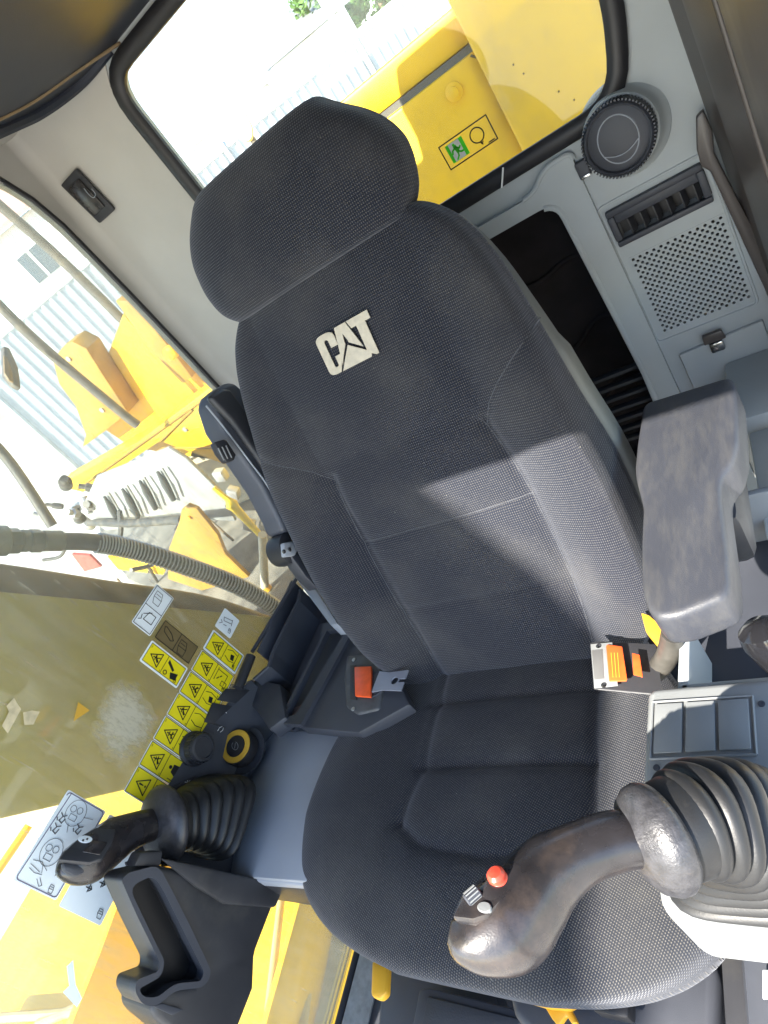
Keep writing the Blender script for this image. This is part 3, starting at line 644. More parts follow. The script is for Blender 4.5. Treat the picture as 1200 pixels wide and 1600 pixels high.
add_prism(bm, q0, (0, -.016, 0), .003); finish('door_edge_channel', bm, JAMB, dj)
box('striker', P(1205, 255, 0, .575), (.02, .02, .03), CHROME, dj, .004)
# cushion-like door seal bulge at right edge
# ---------------------------------------------------------------- operator seat
TH = math.radians(14); SEAT_O = Vector((0, 0, .47))
EV = Vector((0, math.sin(TH), math.cos(TH))); EN = Vector((0, -math.cos(TH), math.sin(TH)))   # up the back, towards the camera
def pad(name, m, parent, O, ex, ev, en, v0, v1, hw, xc, mid, Tf, Tb, feat, nu=150, nv=170, pu=3.2, pv=3.0, asym=None):
    """two-sided cushion: hw(v) half width, mid(v) centre plane height, Tf/Tb thickness, feat(x,v) extra height"""
    def edge(t, p): return max(0.0, 1-abs(t)**p)**(1/p)
    us = [-math.cos(math.pi*i/nu) for i in range(nu+1)]; vs = [v0+(v1-v0)*(1-math.cos(math.pi*j/nv))/2 for j in range(nv+1)]
    us = [math.copysign(abs(u)**.8, u) for u in us]
    bm = bmesh.new(); uvl = bm.loops.layers.uv.new('UVMap'); uvm = {}
    F, B = [], []
    for j, v in enumerate(vs):
        tv = 2*(v-v0)/(v1-v0)-1; ev_ = edge(tv, pv); rf, rb = [], []
        for i, u in enumerate(us):
            x = xc(v)+u*hw(v); e = edge(u, pu)*ev_; tf = Tf(u, v); tb = Tb(u, v)
            bd = i in (0, nu) or j in (0, nv)
            p = O+ex*x+ev*v+en*(mid(v)+tf*e+(feat(x, v, u)*min(1, e*1.6) if not bd else 0))
            q = bm.verts.new(p); uvm[q] = (x+.6*(1-edge(u, pu))*hw(v)*.3*math.copysign(1, u), v); rf.append(q)
            if bd: rb.append(q)
            else:
                q2 = bm.verts.new(O+ex*x+ev*v+en*(mid(v)-tb*e)); uvm[q2] = (x, v); rb.append(q2)
        F.append(rf); B.append(rb)
    for G, fl_ in ((F, 0), (B, 1)):
        for j in range(nv):
            for i in range(nu):
                q = [G[j][i], G[j][i+1], G[j+1][i+1], G[j+1][i]]
                if len(set(q)) < 3: continue
                f = bm.faces.new(q if not fl_ else q[::-1])
                for lp in f.loops: lp[uvl].uv = uvm[lp.vert]
    bmesh.ops.recalc_face_normals(bm, faces=bm.faces)
    me = bpy.data.meshes.new(name); bm.to_mesh(me); bm.free()
    for p in me.polygons: p.use_smooth = True
    o = link(name, me, m, parent)
    def at(x, v, off=0):
        u = max(-.999, min(.999, (x-xc(v))/hw(v))); e = edge(u, pu)*edge(2*(v-v0)/(v1-v0)-1, pv)
        return O+ex*x+ev*v+en*(mid(v)+Tf(u, v)*e+feat(x, v, u)*min(1, e*1.6)+off)
    return o, at
def seg_d(px, py, a, b):
    dx, dy = b[0]-a[0], b[1]-a[1]; t = max(0, min(1, ((px-a[0])*dx+(py-a[1])*dy)/(dx*dx+dy*dy))); return math.hypot(px-a[0]-t*dx, py-a[1]-t*dy)
def poly_d(px, py, l): return min(seg_d(px, py, a, b) for a, b in zip(l, l[1:]))
ip = lambda xs, ys: (lambda v: float(np.interp(v, xs, ys)))
def smooth_ip(xs, ys):
    # cubic-ish interpolation
    xs = np.array(xs); ys = np.array(ys); d = np.gradient(ys, xs)
    def f(v):
        v = min(max(v, xs[0]), xs[-1]); i = min(int(np.searchsorted(xs, v, side='right'))-1, len(xs)-2); i = max(i, 0)
        h = xs[i+1]-xs[i]; t = (v-xs[i])/h
        return float((2*t**3-3*t*t+1)*ys[i]+(t**3-2*t*t+t)*h*d[i]+(-2*t**3+3*t*t)*ys[i+1]+(t**3-t*t)*h*d[i+1])
    return f
seat = thing('operator_seat', 'large black fabric operator seat with headrest and cream lettering on the backrest', 'seat', (0, -.2, FZ))
bw = smooth_ip([-.03, .0, .03, .08, .15, .25, .33, .42, .50, .58, .66, .71, .745, .775, .80], [.215, .250, .275, .300, .318, .322, .318, .306, .296, .283, .266, .248, .226, .192, .14])
bdw = smooth_ip([-.03, .0, .10, .30, .48, .60, .80], [.004, .006, .011, .011, .007, .002, .0])
bmid = smooth_ip([-.04, .1, .3, .5, .65, .80], [.03, .012, .0, -.004, -.028, -.048])
bolst = smooth_ip([-.04, .02, .10, .25, .40, .50, .60, .70, .80], [.025, .042, .060, .062, .054, .040, .024, .012, .005])
seam_c = [tuple(q)[:2] for q in catmull([(-.158, -.02, 0), (-.170, .08, 0), (-.176, .17, 0), (-.178, .26, 0), (-.174, .35, 0), (-.163, .43, 0), (-.148, .466, 0), (-.115, .474, 0), (0, .476, 0), (.115, .474, 0), (.148, .466, 0), (.163, .43, 0), (.174, .35, 0), (.178, .26, 0), (.176, .17, 0), (.170, .08, 0), (.158, -.02, 0)], 2)]
seam_l = [(-.160, .445), (-.185, .478), (-.215, .503), (-.25, .526), (-.30, .556)]; seam_r = [(.160, .445), (.185, .478), (.215, .503), (.25, .526), (.30, .556)]
seam_2 = [(-.176, .312), (.176, .312)]; seam_3 = [(-.172, .152), (.172, .152)]
def back_feat(x, v, u):
    b = bolst(v); inner = .165; ww = bw(v)-bdw(v); x = x-bdw(v)*.9
    t = (abs(x)-inner)/max(.02, (ww-inner)); h = 0
    if t > 0: h += b*math.sin(min(1, t*1.15)*math.pi/2)**1.3 if t < .87 else b
    d = poly_d(x, v, seam_c); h -= .0050*math.exp(-(d/.010)**2)*(1 if v < .46 else .35)
    if d < .05: h -= .003*math.exp(-(d/.022)**2)*(1 if v < .46 else .5)
    for s, k in ((seam_l, .004), (seam_r, .004), (seam_2, .003), (seam_3, .0022)):
        d = poly_d(x, v, s); h -= k*math.exp(-(d/.008)**2)
    if abs(x) < .16 and v < .46:
        h += .004*abs(math.sin(math.pi*(v-.152)/.16))*(1-(abs(x)/.17)**4)
    h += .0018*math.sin(x*23+v*11)*math.sin(v*17-x*9)
    return h
_, at_back = pad('backrest', F_BACK, seat, SEAT_O, Vector((1, 0, 0)), EV, EN, -.035, .80, lambda v: bw(v)-bdw(v), lambda v: bdw(v)*.9, bmid, lambda u, v: .03+.01*(1-u*u), lambda u, v: .06, back_feat, 170, 210, 4.2, 5.5)
# headrest
hw_ = smooth_ip([.765, .79, .82, .86, .89, .92, .95, .985], [.186, .206, .217, .219, .210, .190, .160, .125])
def head_feat(x, v, u): return .012*math.sin(max(0, min(1, (v-.765)/.235))*math.pi)*(1-(x/.24)**2)
pad('headrest', F_BACK, seat, SEAT_O, Vector((1, 0, 0)), EV, EN, .765, .976, hw_, lambda v: -.009-.014*max(0, min(1, (v-.86)/.1)), smooth_ip([.765, .88, 1.0], [-.045, -.060, -.088]), lambda u, v: .062, lambda u, v: .05, head_feat, 110, 90, 4.0, 5.0)
# rear shell of the seat
bws = lambda v: bw(v)+.006*(v<.5)-.02*max(0,(v-.5)/.3)
pad('seat_shell', mat('olive_grey_shell', (.16, .17, .16), .6, var=.08), seat, SEAT_O, Vector((1, 0, 0)), EV, EN, -.02, .79, bws, lambda v: 0.0, lambda v: bmid(v)-.045, lambda u, v: .03, lambda u, v: .055, lambda x, v, u: 0, 40, 50, 5, 6)
# cushion: v runs from the back (y=.03) to the front
CUO = Vector((0, .06, .455)); CEV = Vector((0, -1, -.015)).normalized(); CEN = Vector((0, -.015, 1)).normalized()
cw = smooth_ip([0, .045, .09, .147, .222, .309, .412, .482, .515, .542, .562, .58, .595, .608, .62], [.215, .236, .268, .308, .348, .370, .374, .358, .345, .318, .288, .248, .195, .125, .09])
cseams = [([(-.150, .0), (-.147, .14), (-.151, .31), (-.175, .41)], .006), ([(.150, .0), (.165, .14), (.172, .31), (.178, .41)], .006),
          ([(-.165, .177), (.168, .173)], .007), ([(-.165, .306), (.172, .302)], .008), ([(-.172, .405), (-.12, .440), (0, .452), (.12, .440), (.175, .405)], .008)]
def cush_feat(x, v, u):
    t = (abs(x)-.17)/max(.02, cw(v)-.17); h = 0
    if t > 0: h += .034*math.sin(min(1, t/.75)*math.pi/2)**1.4*max(0, min(1, (.60-v)/.2))
    for s, k in cseams:
        d = poly_d(x, v, s); h -= .75*k*math.exp(-(d/.008)**2)+.3*k*math.exp(-(d/.022)**2)
    if abs(x) < .165 and v < .44: h += .005*abs(math.sin(math.pi*(v-.04)/.131))*(1-(abs(x)/.17)**6)
    h += .012*math.exp(-((v-.50)/.07)**2)*(1-(x/.4)**2)
    h += .002*math.sin(x*19+v*13)*math.sin(v*15-x*7)
    return h
pad('seat_cushion', F_CUSH, seat, CUO, Vector((1, 0, 0)), CEV, CEN, 0, .608, cw, lambda v: -.026*min(1, v/.15), lambda v: -.03, lambda u, v: .055, lambda u, v: .075, cush_feat, 170, 190, 4.4, 3.1)
# CAT lettering, lifted off the fabric a little
def logo():
    # local: baseline units -> seat back (x, v)
    cx, cv, W = .010, .647, .114
    H = .066
    def m3(a, b):  # a 0..1 across, b 0..1 up
        x = cx+(a-.5)*W; v = cv+(b-.5)*H
        return SEAT_O+Vector((1, 0, 0))*x+EV*v+EN*(bmid(v)+.0428)
    def part_(name, loops):
        bm = bmesh.new()
        for l in loops: add_prism(bm, [m3(*q) for q in l], EN*.0016)
        finish(name, bm, LOGO, seat, smooth=False)
    C = [(.34, .62), (.34, .86), (.33, .93), (.28, .98), (.22, 1.0), (.11, 1.0), (.05, .98), (.01, .93), (.0, .86), (.0, .14), (.01, .07), (.05, .02), (.11, 0), (.20, 0), (.255, .14), (.30, .30), (.34, .40), (.21, .40), (.21, .20), (.20, .165), (.17, .15), (.15, .165), (.135, .20), (.135, .80), (.15, .835), (.17, .85), (.20, .835), (.21, .80), (.21, .62)]
    part_('letter_c', [C])
    A = [(.37, 1.0), (.60, 1.0), (.695, .37), (.62, .40), (.488, .56), (.36, .38), (.31, .235)]
    A = [(.395, 1.0), (.60, 1.0), (.715, .30), (.485, .56), (.345, .30), (.285, .16)]
    # the two legs of the A with its counter
    part_('letter_a', [[(.395, 1.0), (.485, 1.0), (.485, .80), (.455, .60), (.455, .545), (.335, .30), (.27, .13)], [(.485, 1.0), (.60, 1.0), (.715, .30), (.52, .545), (.52, .60), (.485, .80)]])
    part_('triangle', [[(.23, 0), (.485, .50), (.80, .12), (.77, 0)]])
    part_('letter_t', [[(.62, 1.0), (1.0, 1.0), (1.0, .80), (.905, .80), (.905, .0), (.86, .0), (.745, .13), (.745, .80), (.655, .80)]])
logo()
THREAD = mat('dusty_seam_thread', (.06, .064, .075), .9, var=.3, vscale=200)
def stitch(at, l, r=.0011):
    pts = []
    for (a, b) in zip(l, l[1:]):
        n = max(2, int(math.hypot(a[0]-b[0], a[1]-b[1])/.008))
        pts += [(a[0]+(b[0]-a[0])*k/n, a[1]+(b[1]-a[1])*k/n) for k in range(n)]
    pts.append(l[-1]); tube('seam_stitching', [at(x, v, .0002) for x, v in pts], r, THREAD, seat, 6)
for l in (seam_c[:13], seam_c[-13:], seam_l, seam_r, seam_2): stitch(at_back, [(x+bdw(v)*.9, max(v, -.012)) for x, v in l], .0009)
# seat base, suspension and levers
sus = box('seat_base', (0, -.25, .32), (.50, .46, .10), DARK2, seat, .03)
box('suspension', (0, -.20, .16), (.40, .40, .26), DARK, seat, .03)
bm = bmesh.new()
add_prism(bm, PZ(.30)([(790, 1535), (800, 1590), (850, 1640), (1120, 1640), (1125, 1520), (1110, 1480)]), (0, 0, -.10), .02, 3); finish('base_cover', bm, DARK, seat)
lv = prism('slide_lever', PZ(.36)([(788, 1544), (850, 1556), (898, 1562), (880, 1572), (850, 1570), (790, 1552)]), (0, 0, -.03), YPLAS, seat, .006)
prism('lever_fork', PZ(.335)([(846, 1566), (885, 1566), (902, 1598), (893, 1600), (884, 1586), (872, 1604), (862, 1592)]), (0, 0, -.012), YPLAS, lv, .003)
prism('tilt_lever', PZ(.30)([(580, 1500), (604, 1508), (602, 1552), (592, 1562), (578, 1556)]), (0, 0, -.02), YPLAS, seat, .006)
box('height_switch', P(960, 1570, 2, .33), (.05, .03, .03), BLACK, seat, .005)
# boxes and mats on the floor in front of the seat
fb = thing('floor_tray', 'dark moulded tray with raised rim on the floor below the seat front', 'tray', (-.2, -.6, FZ))
prism('rim', PZ(.12)([(655, 1545), (672, 1543), (830, 1582), (835, 1600), (790, 1625), (640, 1625)]), (0, 0, -.02), DARK, fb, .004)
prism('pan', PZ(.125)([(668, 1556), (820, 1594), (780, 1618), (655, 1618)]), (0, 0, -.012), MATF, fb, .003)
prism('step', PZ(.06)([(600, 1490), (770, 1540), (790, 1600), (620, 1640), (585, 1640)]), (0, 0, -.05), DARK, fb, .01)
rt = thing('lower_trim', 'dark plastic side trim below the right joystick console', 'trim', (.35, -.6, FZ))
box('panel', (.44, -.36, .20), (.20, .42, .46), DARK, rt, .02)
box('step_strip', P(1160, 1580, 2, .3), (.03, .2, .05), DARK2, rt, .004)
prism('notice', PZ(.44)([(1192, 1516), (1215, 1516), (1215, 1560), (1192, 1560)]), (0, 0, -.004), PALE, rt)
# ---------------------------------------------------------------- right (operator's left) console
CZ = .622
co = thing('console', 'light grey tilted console with three blank switch covers under the near joystick', 'console', (.45, -.35, .3))
top = PZ(CZ)([(1010, 1085), (1016, 1074), (1200, 1058), (1290, 1055), (1290, 1480), (1072, 1458), (1030, 1415), (1003, 1215)])
bm = bmesh.new(); add_prism(bm, top, (0, 0, -.075), .010, 3); finish('body', bm, CGREY, co)
fr = PZ(CZ+.0015)([(1020, 1097), (1176, 1087), (1182, 1179), (1016, 1186)])
bm = bmesh.new()
for a, b in zip(fr, fr[1:]+fr[:1]): add_tube(bm, [a, b], .0016, 6)
finish('cover_frame', bm, CGREY, co)
def lerp2(u, v, q): return (q[0]*(1-u)+q[1]*u)*(1-v)+(q[3]*(1-u)+q[2]*u)*v
for k in range(3):
    u0, u1 = .035+k*.32, .035+k*.32+.285
    prism('switch_blank', [lerp2(u0, .06, fr), lerp2(u1, .06, fr), lerp2(u1, .92, fr), lerp2(u0, .92, fr)], (0, 0, .0028), CGREY, co, .0012)
for q in ((1026, 1200), (1190, 1100)): lathe('screw', P(*q, 2, CZ), (0, 0, 1), [(.004, 0), (.004, .0012), (.002, .0016), (0, .0008)], DARK, co, 14)
# deep bin behind that console
tr = thing('storage_tray', 'deep slate storage bin with light grey rim between the near console and the armrest', 'tray', (.42, -.1, .35))
z1 = .60
a = PZ(z1)([(1062, 978), (1058, 1078), (1290, 1056), (1290, 940), (1180, 920)])
bm = bmesh.new(); add_prism(bm, [a[0], a[1], a[1]+Vector((.014, 0, 0)), a[0]+Vector((.014, 0, 0))], (0, 0, -.10), .002); add_box(bm, ((a[1].x+.64)/2+.005, a[1].y+.004, z1-.03), (.64-a[1].x, .008, .06), .002)
finish('rim', bm, LGREY, tr)
box('bin_floor', (.47, -.06, .50), (.27, .34, .012), DARK, tr)
box('bin_side', (.455, -.225, .56), (.25, .012, .10), DARK, tr, .003)
box('bin_back', (.47, .115, .55), (.27, .012, .12), CGREY, tr, .003)
# light shelf beside / behind the armrest
sh = thing('rear_shelf', 'sunlit pale grey shelf behind the bin to the right of the worn armrest', 'shelf', (.52, .2, .3))
box('shelf_top', (.545, .20, .545), (.17, .26, .02), LGREY, sh, .004)
box('shelf_side', (.60, .25, .62), (.02, .40, .18), LGREY, sh, .004)
box('rear_block', (.52, .44, .50), (.16, .20, .16), LGREY, sh, .01)
lathe('door_knob', P(1197, 998, 2, .64), (-.2, .3, 1), [(.022, -.04), (.026, -.02), (.029, 0), (.026, .015), (.015, .024), (0, .027)], mat('black_gloss_knob', (.012, .012, .014), .12, spec=.7), tr, 28)
# seat side frame details below the armrest
bk = thing('armrest_bracket', 'curved steel bracket with a yellow lever under the worn armrest', 'bracket', P(1010, 1000, 2, .5))
tube('strut', [P(1052, 990, 2, .62), P(1040, 1030, 2, .56), P(1010, 1060, 2, .50), P(985, 1075, 2, .47)], .016, mat('dusty_steel', (.09, .085, .075), .45, metal=.3, var=.3, vscale=40), bk, 12, 5)
prism('yellow_lever', PZ(.60)([(1000, 955), (1014, 960), (1042, 984), (1040, 1000), (1024, 1004), (1008, 985)]), (0, 0, -.02), YPLAS, bk, .004)
lathe('pivot_hub', P(985, 900, 2, .60)+Vector((.045, 0, 0)), (1, 0, 0), [(.06, -.01), (.065, -.004), (.065, .03), (.055, .045), (0, .047)], CGREY, bk, 36)
# seat-belt buckle
def buckle():
    o = thing('seat_belt_buckle', 'black buckle with orange release button at the right edge of the seat', 'buckle', P(960, 1045, 2, .53))
    zt = .565
    fx = PZ(zt)([(922, 1006), (958, 1000), (966, 1070), (930, 1078)])   # face looking left/up
    dv = Vector((.052, -.004, -.010))
    prism('body', [q for q in PZ(zt)([(921, 1004), (934, 1001), (938, 1076), (927, 1078)])], (.085, -.008, -.016), DARK2, o, .005, 3)
    prism('face_plate', PZ(zt+.0008)([(923, 1007), (957, 1004), (966, 1072), (929, 1076)]), (0, 0, .0012), CGREY, o, .001)
    c = PZ(zt+.0015)([(946, 1009), (970, 1012), (978, 1066), (951, 1066)])
    prism('release_button', c, (.004, 0, .0035), BELT, o, .002)
    for k in range(3): tube('button_rib', [P(955+5*k, 1020, 2, zt+.0052), P(958+5*k, 1058, 2, zt+.0052)], .0006, KNOBY, o, 5)
    c = PZ(zt+.0015)([(988, 1021), (1000, 1024), (1005, 1059), (990, 1055)])
    prism('side_mark', c, (0, 0, .002), BELT, o, .001)
    prism('slot_plate', PZ(zt+.001)([(925, 1017), (942, 1015), (945, 1062), (929, 1063)]), (0, 0, .002), mat('worn_steel_face', (.22, .22, .22), .35, metal=.5), o, .001)
    for q in ((936, 1010), (944, 1071)): lathe('screw', P(*q, 2, zt+.001), (0, 0, 1), [(.0045, 0), (.0045, .0015), (0, .0025)], CHROME, o, 12)
buckle()
# seat-belt retractor with tongue
def retractor():
    o = thing('seat_belt_retractor', 'grey belt reel housing with orange webbing and steel tongue at the left of the seat', 'seat belt', P(570, 1070, 2, .5))
    zt = .530
    prism('housing', PZ(zt)([(541, 1024), (578, 1020), (592, 1030), (600, 1072), (592, 1108), (558, 1116), (540, 1104), (537, 1060)]), (0, 0, -.05), mat('dusty_grey_plastic', (.07, .073, .078), .5, var=.3, vscale=40), o, .006, 3)
    prism('orange_webbing', PZ(zt+.004)([(556, 1044), (583, 1043), (582, 1092), (557, 1090)]), (0, 0, .007), BELT, o, .003)
    prism('slot', PZ(zt+.001)([(547, 1040), (557, 1040), (558, 1095), (548, 1093)]), (0, 0, .002), DARK2, o, .001)
    bm = bmesh.new(); add_lathe(bm, P(587, 1070, 2, zt), (0, 0, 1), [(.030, 0), (.030, .004), (0, .005)], 30); finish('disc', bm, DARK, o)
    ex_, ey_ = P(633, 1064, 2, zt)-P(588, 1066, 2, zt), None
    L_ = ex_.length; ex_ = ex_.normalized(); ey_ = Vector((-ex_.y, ex_.x, 0))
    o0 = P(588, 1066, 2, zt+.006); hwid = .020
    f = lambda a, b, d: o0+ex_*a+ey_*b+Vector((0, 0, d))
    plate('tongue', [(0, -hwid*1.2), (L_*.35, -hwid), (L_, -hwid*1.15), (L_, -.004), (L_*.80, -.004), (L_*.80, .004), (L_, .004), (L_, hwid*1.15), (L_*.35, hwid), (0, hwid*1.2)], [circ(L_*.66, 0, .0085, 14)[:-1]], f, .003, mat('blue_steel', (.30, .32, .38), .4, metal=.3, var=.1), o)
    for q in ((553, 1031), (552, 1108)): lathe('screw', P(*q, 2, zt+.001), (0, 0, 1), [(.0045, 0), (.0045, .0015), (0, .0022)], STEEL, o, 12)
retractor()
# ---------------------------------------------------------------- armrests
def armrest_near():
    o = thing('armrest', 'wide worn grey armrest, scuffed and half sunlit, to the right of the seat', 'armrest', (.42, .0, .6))
    zt = .79
    out = [(1003, 634), (1012, 626), (1130, 589), (1143, 588), (1150, 606), (1154, 690), (1146, 722), (1128, 742), (1126, 770), (1138, 860), (1140, 915), (1132, 932), (1058, 962), (1024, 965), (1010, 950), (1001, 920), (1000, 850), (1003, 790), (992, 748), (990, 730), (994, 690)]
    pts = PZ(zt)(out)
    p2 = round_poly([(p.x, p.y) for p in pts], .012, 3)
    bm = bmesh.new(); add_prism(bm, [(a, b, zt) for a, b in p2], (0, 0, -.055), .012, 4)
    finish('pad', bm, ARMD, o, ang=50)
    p3 = [((a-.42)*.82+.42, b*.9) for a, b in p2]
    box('support', (.43, .06, .70), (.07, .26, .09), DARK2, o, .015)
armrest_near()
def armrest_far():
    o = thing('armrest', 'dark slate armrest folded upright beside the backrest, in front of the side window', 'armrest', P(440, 850, 0, -.345))
    X0 = -.375
    body = [(305, 641), (310, 626), (327, 612), (340, 612), (352, 622), (398, 690), (432, 745), (450, 800), (457, 838), (432, 838), (416, 842), (408, 822), (382, 772), (344, 718), (318, 680)]
    pts = PX(X0)(body); bm = bmesh.new(); add_prism(bm, pts, (.055, .0, 0), .013, 4); finish('shell', bm, ARMM, o, ang=45)
    pd = PX(X0+.056)([(318, 624), (338, 611), (352, 612), (372, 640), (420, 706), (440, 742), (452, 790), (455, 815), (430, 770), (392, 714), (352, 660)])
    bm = bmesh.new(); add_prism(bm, pd, (.018, .0, 0), .008, 3); finish('pad', bm, DARK2, o, ang=45)
    tube('trim_line', [P(*q, 0, X0+.058) for q in ((322, 634), (350, 668), (388, 718), (420, 762), (446, 815))], .0018, BGREY, o, 6, 5)
    sw_ = prism('tilt_switch', PX(X0+.050)([(327, 695), (342, 690), (347, 693), (361, 714), (358, 723), (347, 726), (335, 712)]), (.016, 0, 0), DARK2, o, .003)
    for k in range(3): tube('ridge', [P(341+6*k, 700-2*k, 0, X0+.069), P(350+6*k, 719-2*k, 0, X0+.069)], .0014, CGREY, sw_, 6)
    lathe('pivot', P(440, 860, 0, -.36), (1, 0, 0), [(.032, -.012), (.034, 0), (.034, .03), (.026, .036), (0, .037)], DARK2, o, 32)
    prism('hinge_plate', PX(-.312)([(437, 850), (455, 847), (459, 862), (455, 870), (439, 872)]), (.012, 0, 0), BGREY, o, .003)
    for q in ((443, 862), (452, 859)): lathe('screw', P(*q, 0, -.299), (1, 0, 0), [(.0042, 0), (.0042, .002), (0, .003)], CHROME, o, 12)
    prism('arm', PX(-.35)([(438, 872), (468, 866), (476, 900), (482, 925), (462, 905)]), (.03, 0, 0), DARK, o, .004)
armrest_far()
# ---------------------------------------------------------------- joysticks
def bellows(bm, base, bn, top, tn, r0, r1, folds, amp, sq0=.82, n=44):
    """corrugated gaiter: base centre/normal to top centre/normal"""
    base, top, bn, tn = map(Vector, (base, top, bn, tn)); bn.normalize(); tn.normalize(); L = (top-base).length
    K = folds*10; rings = []
    for k in range(K+1):
        t = k/K; p = base*(1-t)**2*(1+2*t)+top*t*t*(3-2*t)+bn*L*1.0*t*(1-t)**2-tn*L*1.0*t*t*(1-t)
        nrm = (bn*(1-t)+tn*t).normalized(); ux = (Vector((1, 0, 0))-nrm*nrm.x).normalized(); uy = nrm.cross(ux)
        r = r0*(1-t)+r1*t; ph = (t*folds) % 1.0
        rr = r*(1-.03)+amp*(abs(math.sin(math.pi*t*folds))**.7*1.6-.8)
        q = 2.0+2.2*(1-t)
        ring = []
        for i in range(n):
            a = 2*math.pi*i/n; c, s = math.cos(a), math.sin(a)
            k_ = (abs(c)**q+abs(s)**q)**(-1/q)
            ring.append(p+(ux*c+uy*s)*rr*k_)
        rings.append(ring)
    add_loft(bm, rings)
def joystick(label, base, r0, fl, fpx, rings_px, anchor2, face_px, buttons, scale=1.0, folds=6, nrm_b=(0, 0, 1), near=True, gt=.050):
    o = thing('joystick', label, 'joystick', base)
    head = Vector(anchor2); fl = Vector(fl)
    ax = (head-fl).normalized()
    vw = (Vector(EYE)-(fl+head)/2).normalized()
    pn = (vw-ax*vw.dot(ax)).normalized()             # plane holding the stick's axis, facing the driver's front
    f = lambda x, y, d=0: PN(x, y, fl+pn*d, pn)
    bm = bmesh.new(); fax = (ax*1.0+Vector((0, 0, .10))).normalized()
    bellows(bm, base, nrm_b, fl-fax*.030, fax, r0, gt*scale, folds, .0045)
    add_lathe(bm, fl-fax*.042, fax, [(gt*scale, 0), ((gt+.002)*scale, .004), ((gt-.002)*scale, .034), (gt*.9*scale, .036)], 40)
    finish('gaiter', bm, RUBBER, o, ang=70)
    # leather-like cap where the gaiter meets the stick
    bm = bmesh.new(); add_lathe(bm, fl-fax*.020, fax, [(.054*scale, .004), (.069*scale, .006), (.073*scale, .012), (.072*scale, .019), (.064*scale, .028), (.050*scale, .034), (.036*scale, .038), (.030*scale, .040)], 48)
    finish('gaiter_cap', bm, CAPM, o, ang=60)
    # grip
    pts = []; rad = []
    for x, y, h in rings_px:
        c = f(x, y); e = f(x, y+h); pts.append(c); rad.append(h*(c-Vector(EYE)).dot(Vector(MR[2]))/FPX)
    N = 8; dense = catmull(pts, N); rr = catmull([Vector((r, 0, 0)) for r in rad], N)
    bm = bmesh.new(); n = 40; rings = []
    for i, p in enumerate(dense):
        t = (dense[min(i+1, len(dense)-1)]-dense[max(i-1, 0)]).normalized()
        u = pn; v = t.cross(u).normalized(); r = max(.001, rr[i].x)
        rings.append([p+(u*math.cos(2*math.pi*k/n)*r*.86+v*math.sin(2*math.pi*k/n)*r) for k in range(n)])
    # flat thumb face: squash what sticks out beyond it
    fa, fb, fc = face_px; A, B, Cc = f(fa[0], fa[1], fa[2]), f(fb[0], fb[1], fb[2]), f(fc[0], fc[1], fc[2])
    fn = (B-A).cross(Cc-A).normalized()
    ctr = f(*rings_px[4][:2])
    if (ctr-A).dot(fn) > 0: fn = -fn
    for r in rings:
        for k in range(n):
            d = (r[k]-A).dot(fn)
            if d > 0: r[k] = r[k]-fn*d*.93
    add_loft(bm, rings); finish('grip', bm, GLOSS, o, ang=60)
    return o, f, pn, A, fn
# near joystick
flN = P(1018, 1314, 0, .366)
oN, fN, pnN, AN, fnN = joystick('black near joystick with worn glossy grip and faded red button, before the cushion', P(1150, 1326, 2, CZ-.002), .072, flN, None,
    [(1015, 1310, 40), (960, 1314, 44), (905, 1334, 46), (860, 1362, 56), (822, 1398, 69), (788, 1436, 75), (755, 1456, 62), (724, 1462, 42), (702, 1456, 16)],
    P(785, 1440, 0, .262), [(684, 1437, 0), (800, 1334, 0), (740, 1396, .03)], None, .66, 8, gt=.066)
def onplane(A, n, x, y, off=0.0): return PN(x, y, A+n*off, n)
def knob_on(parent, A, n, x, y, r, h, m, name, sq=1.0):
    lathe(name, onplane(A, n, x, y), n, [(r, -.004), (r, h*.55), (r*.8, h*.85), (0, h)], m, parent, 24, sq=sq)
nq = (pnN*.75+fnN*.66).normalized(); A2 = fN(770, 1400, .030)
def on2(x, y, off=0): return PN(x, y, A2+nq*off, nq)
prism('thumb_pad', [on2(*q) for q in ((705, 1432), (722, 1395), (760, 1372), (800, 1352), (815, 1358), (790, 1398), (762, 1428), (738, 1436))], -nq*.012, GLOSS, oN, .003)
lathe('red_button', on2(778, 1373), nq, [(.0090, -.004), (.0090, .001), (.0080, .002), (.0078, .006), (.0055, .0085), (0, .0095)], RED, oN, 26)
lathe('button_collar', on2(778, 1373, -.002), nq, [(.0115, -.008), (.0115, .001), (.0095, .0015)], GLOSS, oN, 26)
tw = lathe('thumbwheel', on2(739, 1400, .0), (nq.cross(pnN)+Vector((0.01, 0, 0))).normalized(), [(.0045, -.007), (.0058, -.006), (.0058, .006), (.0045, .007)], DARK, oN, 24)
wa = (nq.cross(pnN)+Vector((0.01, 0, 0))).normalized(); wu, wv, _ = frame_of(wa)
for k in range(12):
    a_ = 2*math.pi*k/12; c_ = on2(739, 1400)+(wu*math.cos(a_)+wv*math.sin(a_))*.0058; tube('wheel_ridge', [c_-wa*.0055, c_+wa*.0055], .0007, CGREY, tw, 5)
lathe('grey_button', on2(757, 1418, .0), nq, [(.0062, -.004), (.0062, .0006), (.0055, .0012), (0, .0014)], CGREY, oN, 20, sq=.7)
prism('trigger', [fN(*q, -.004) for q in ((862, 1444), (870, 1432), (876, 1458), (860, 1466))], pnN*.014, GLOSS, oN, .003)
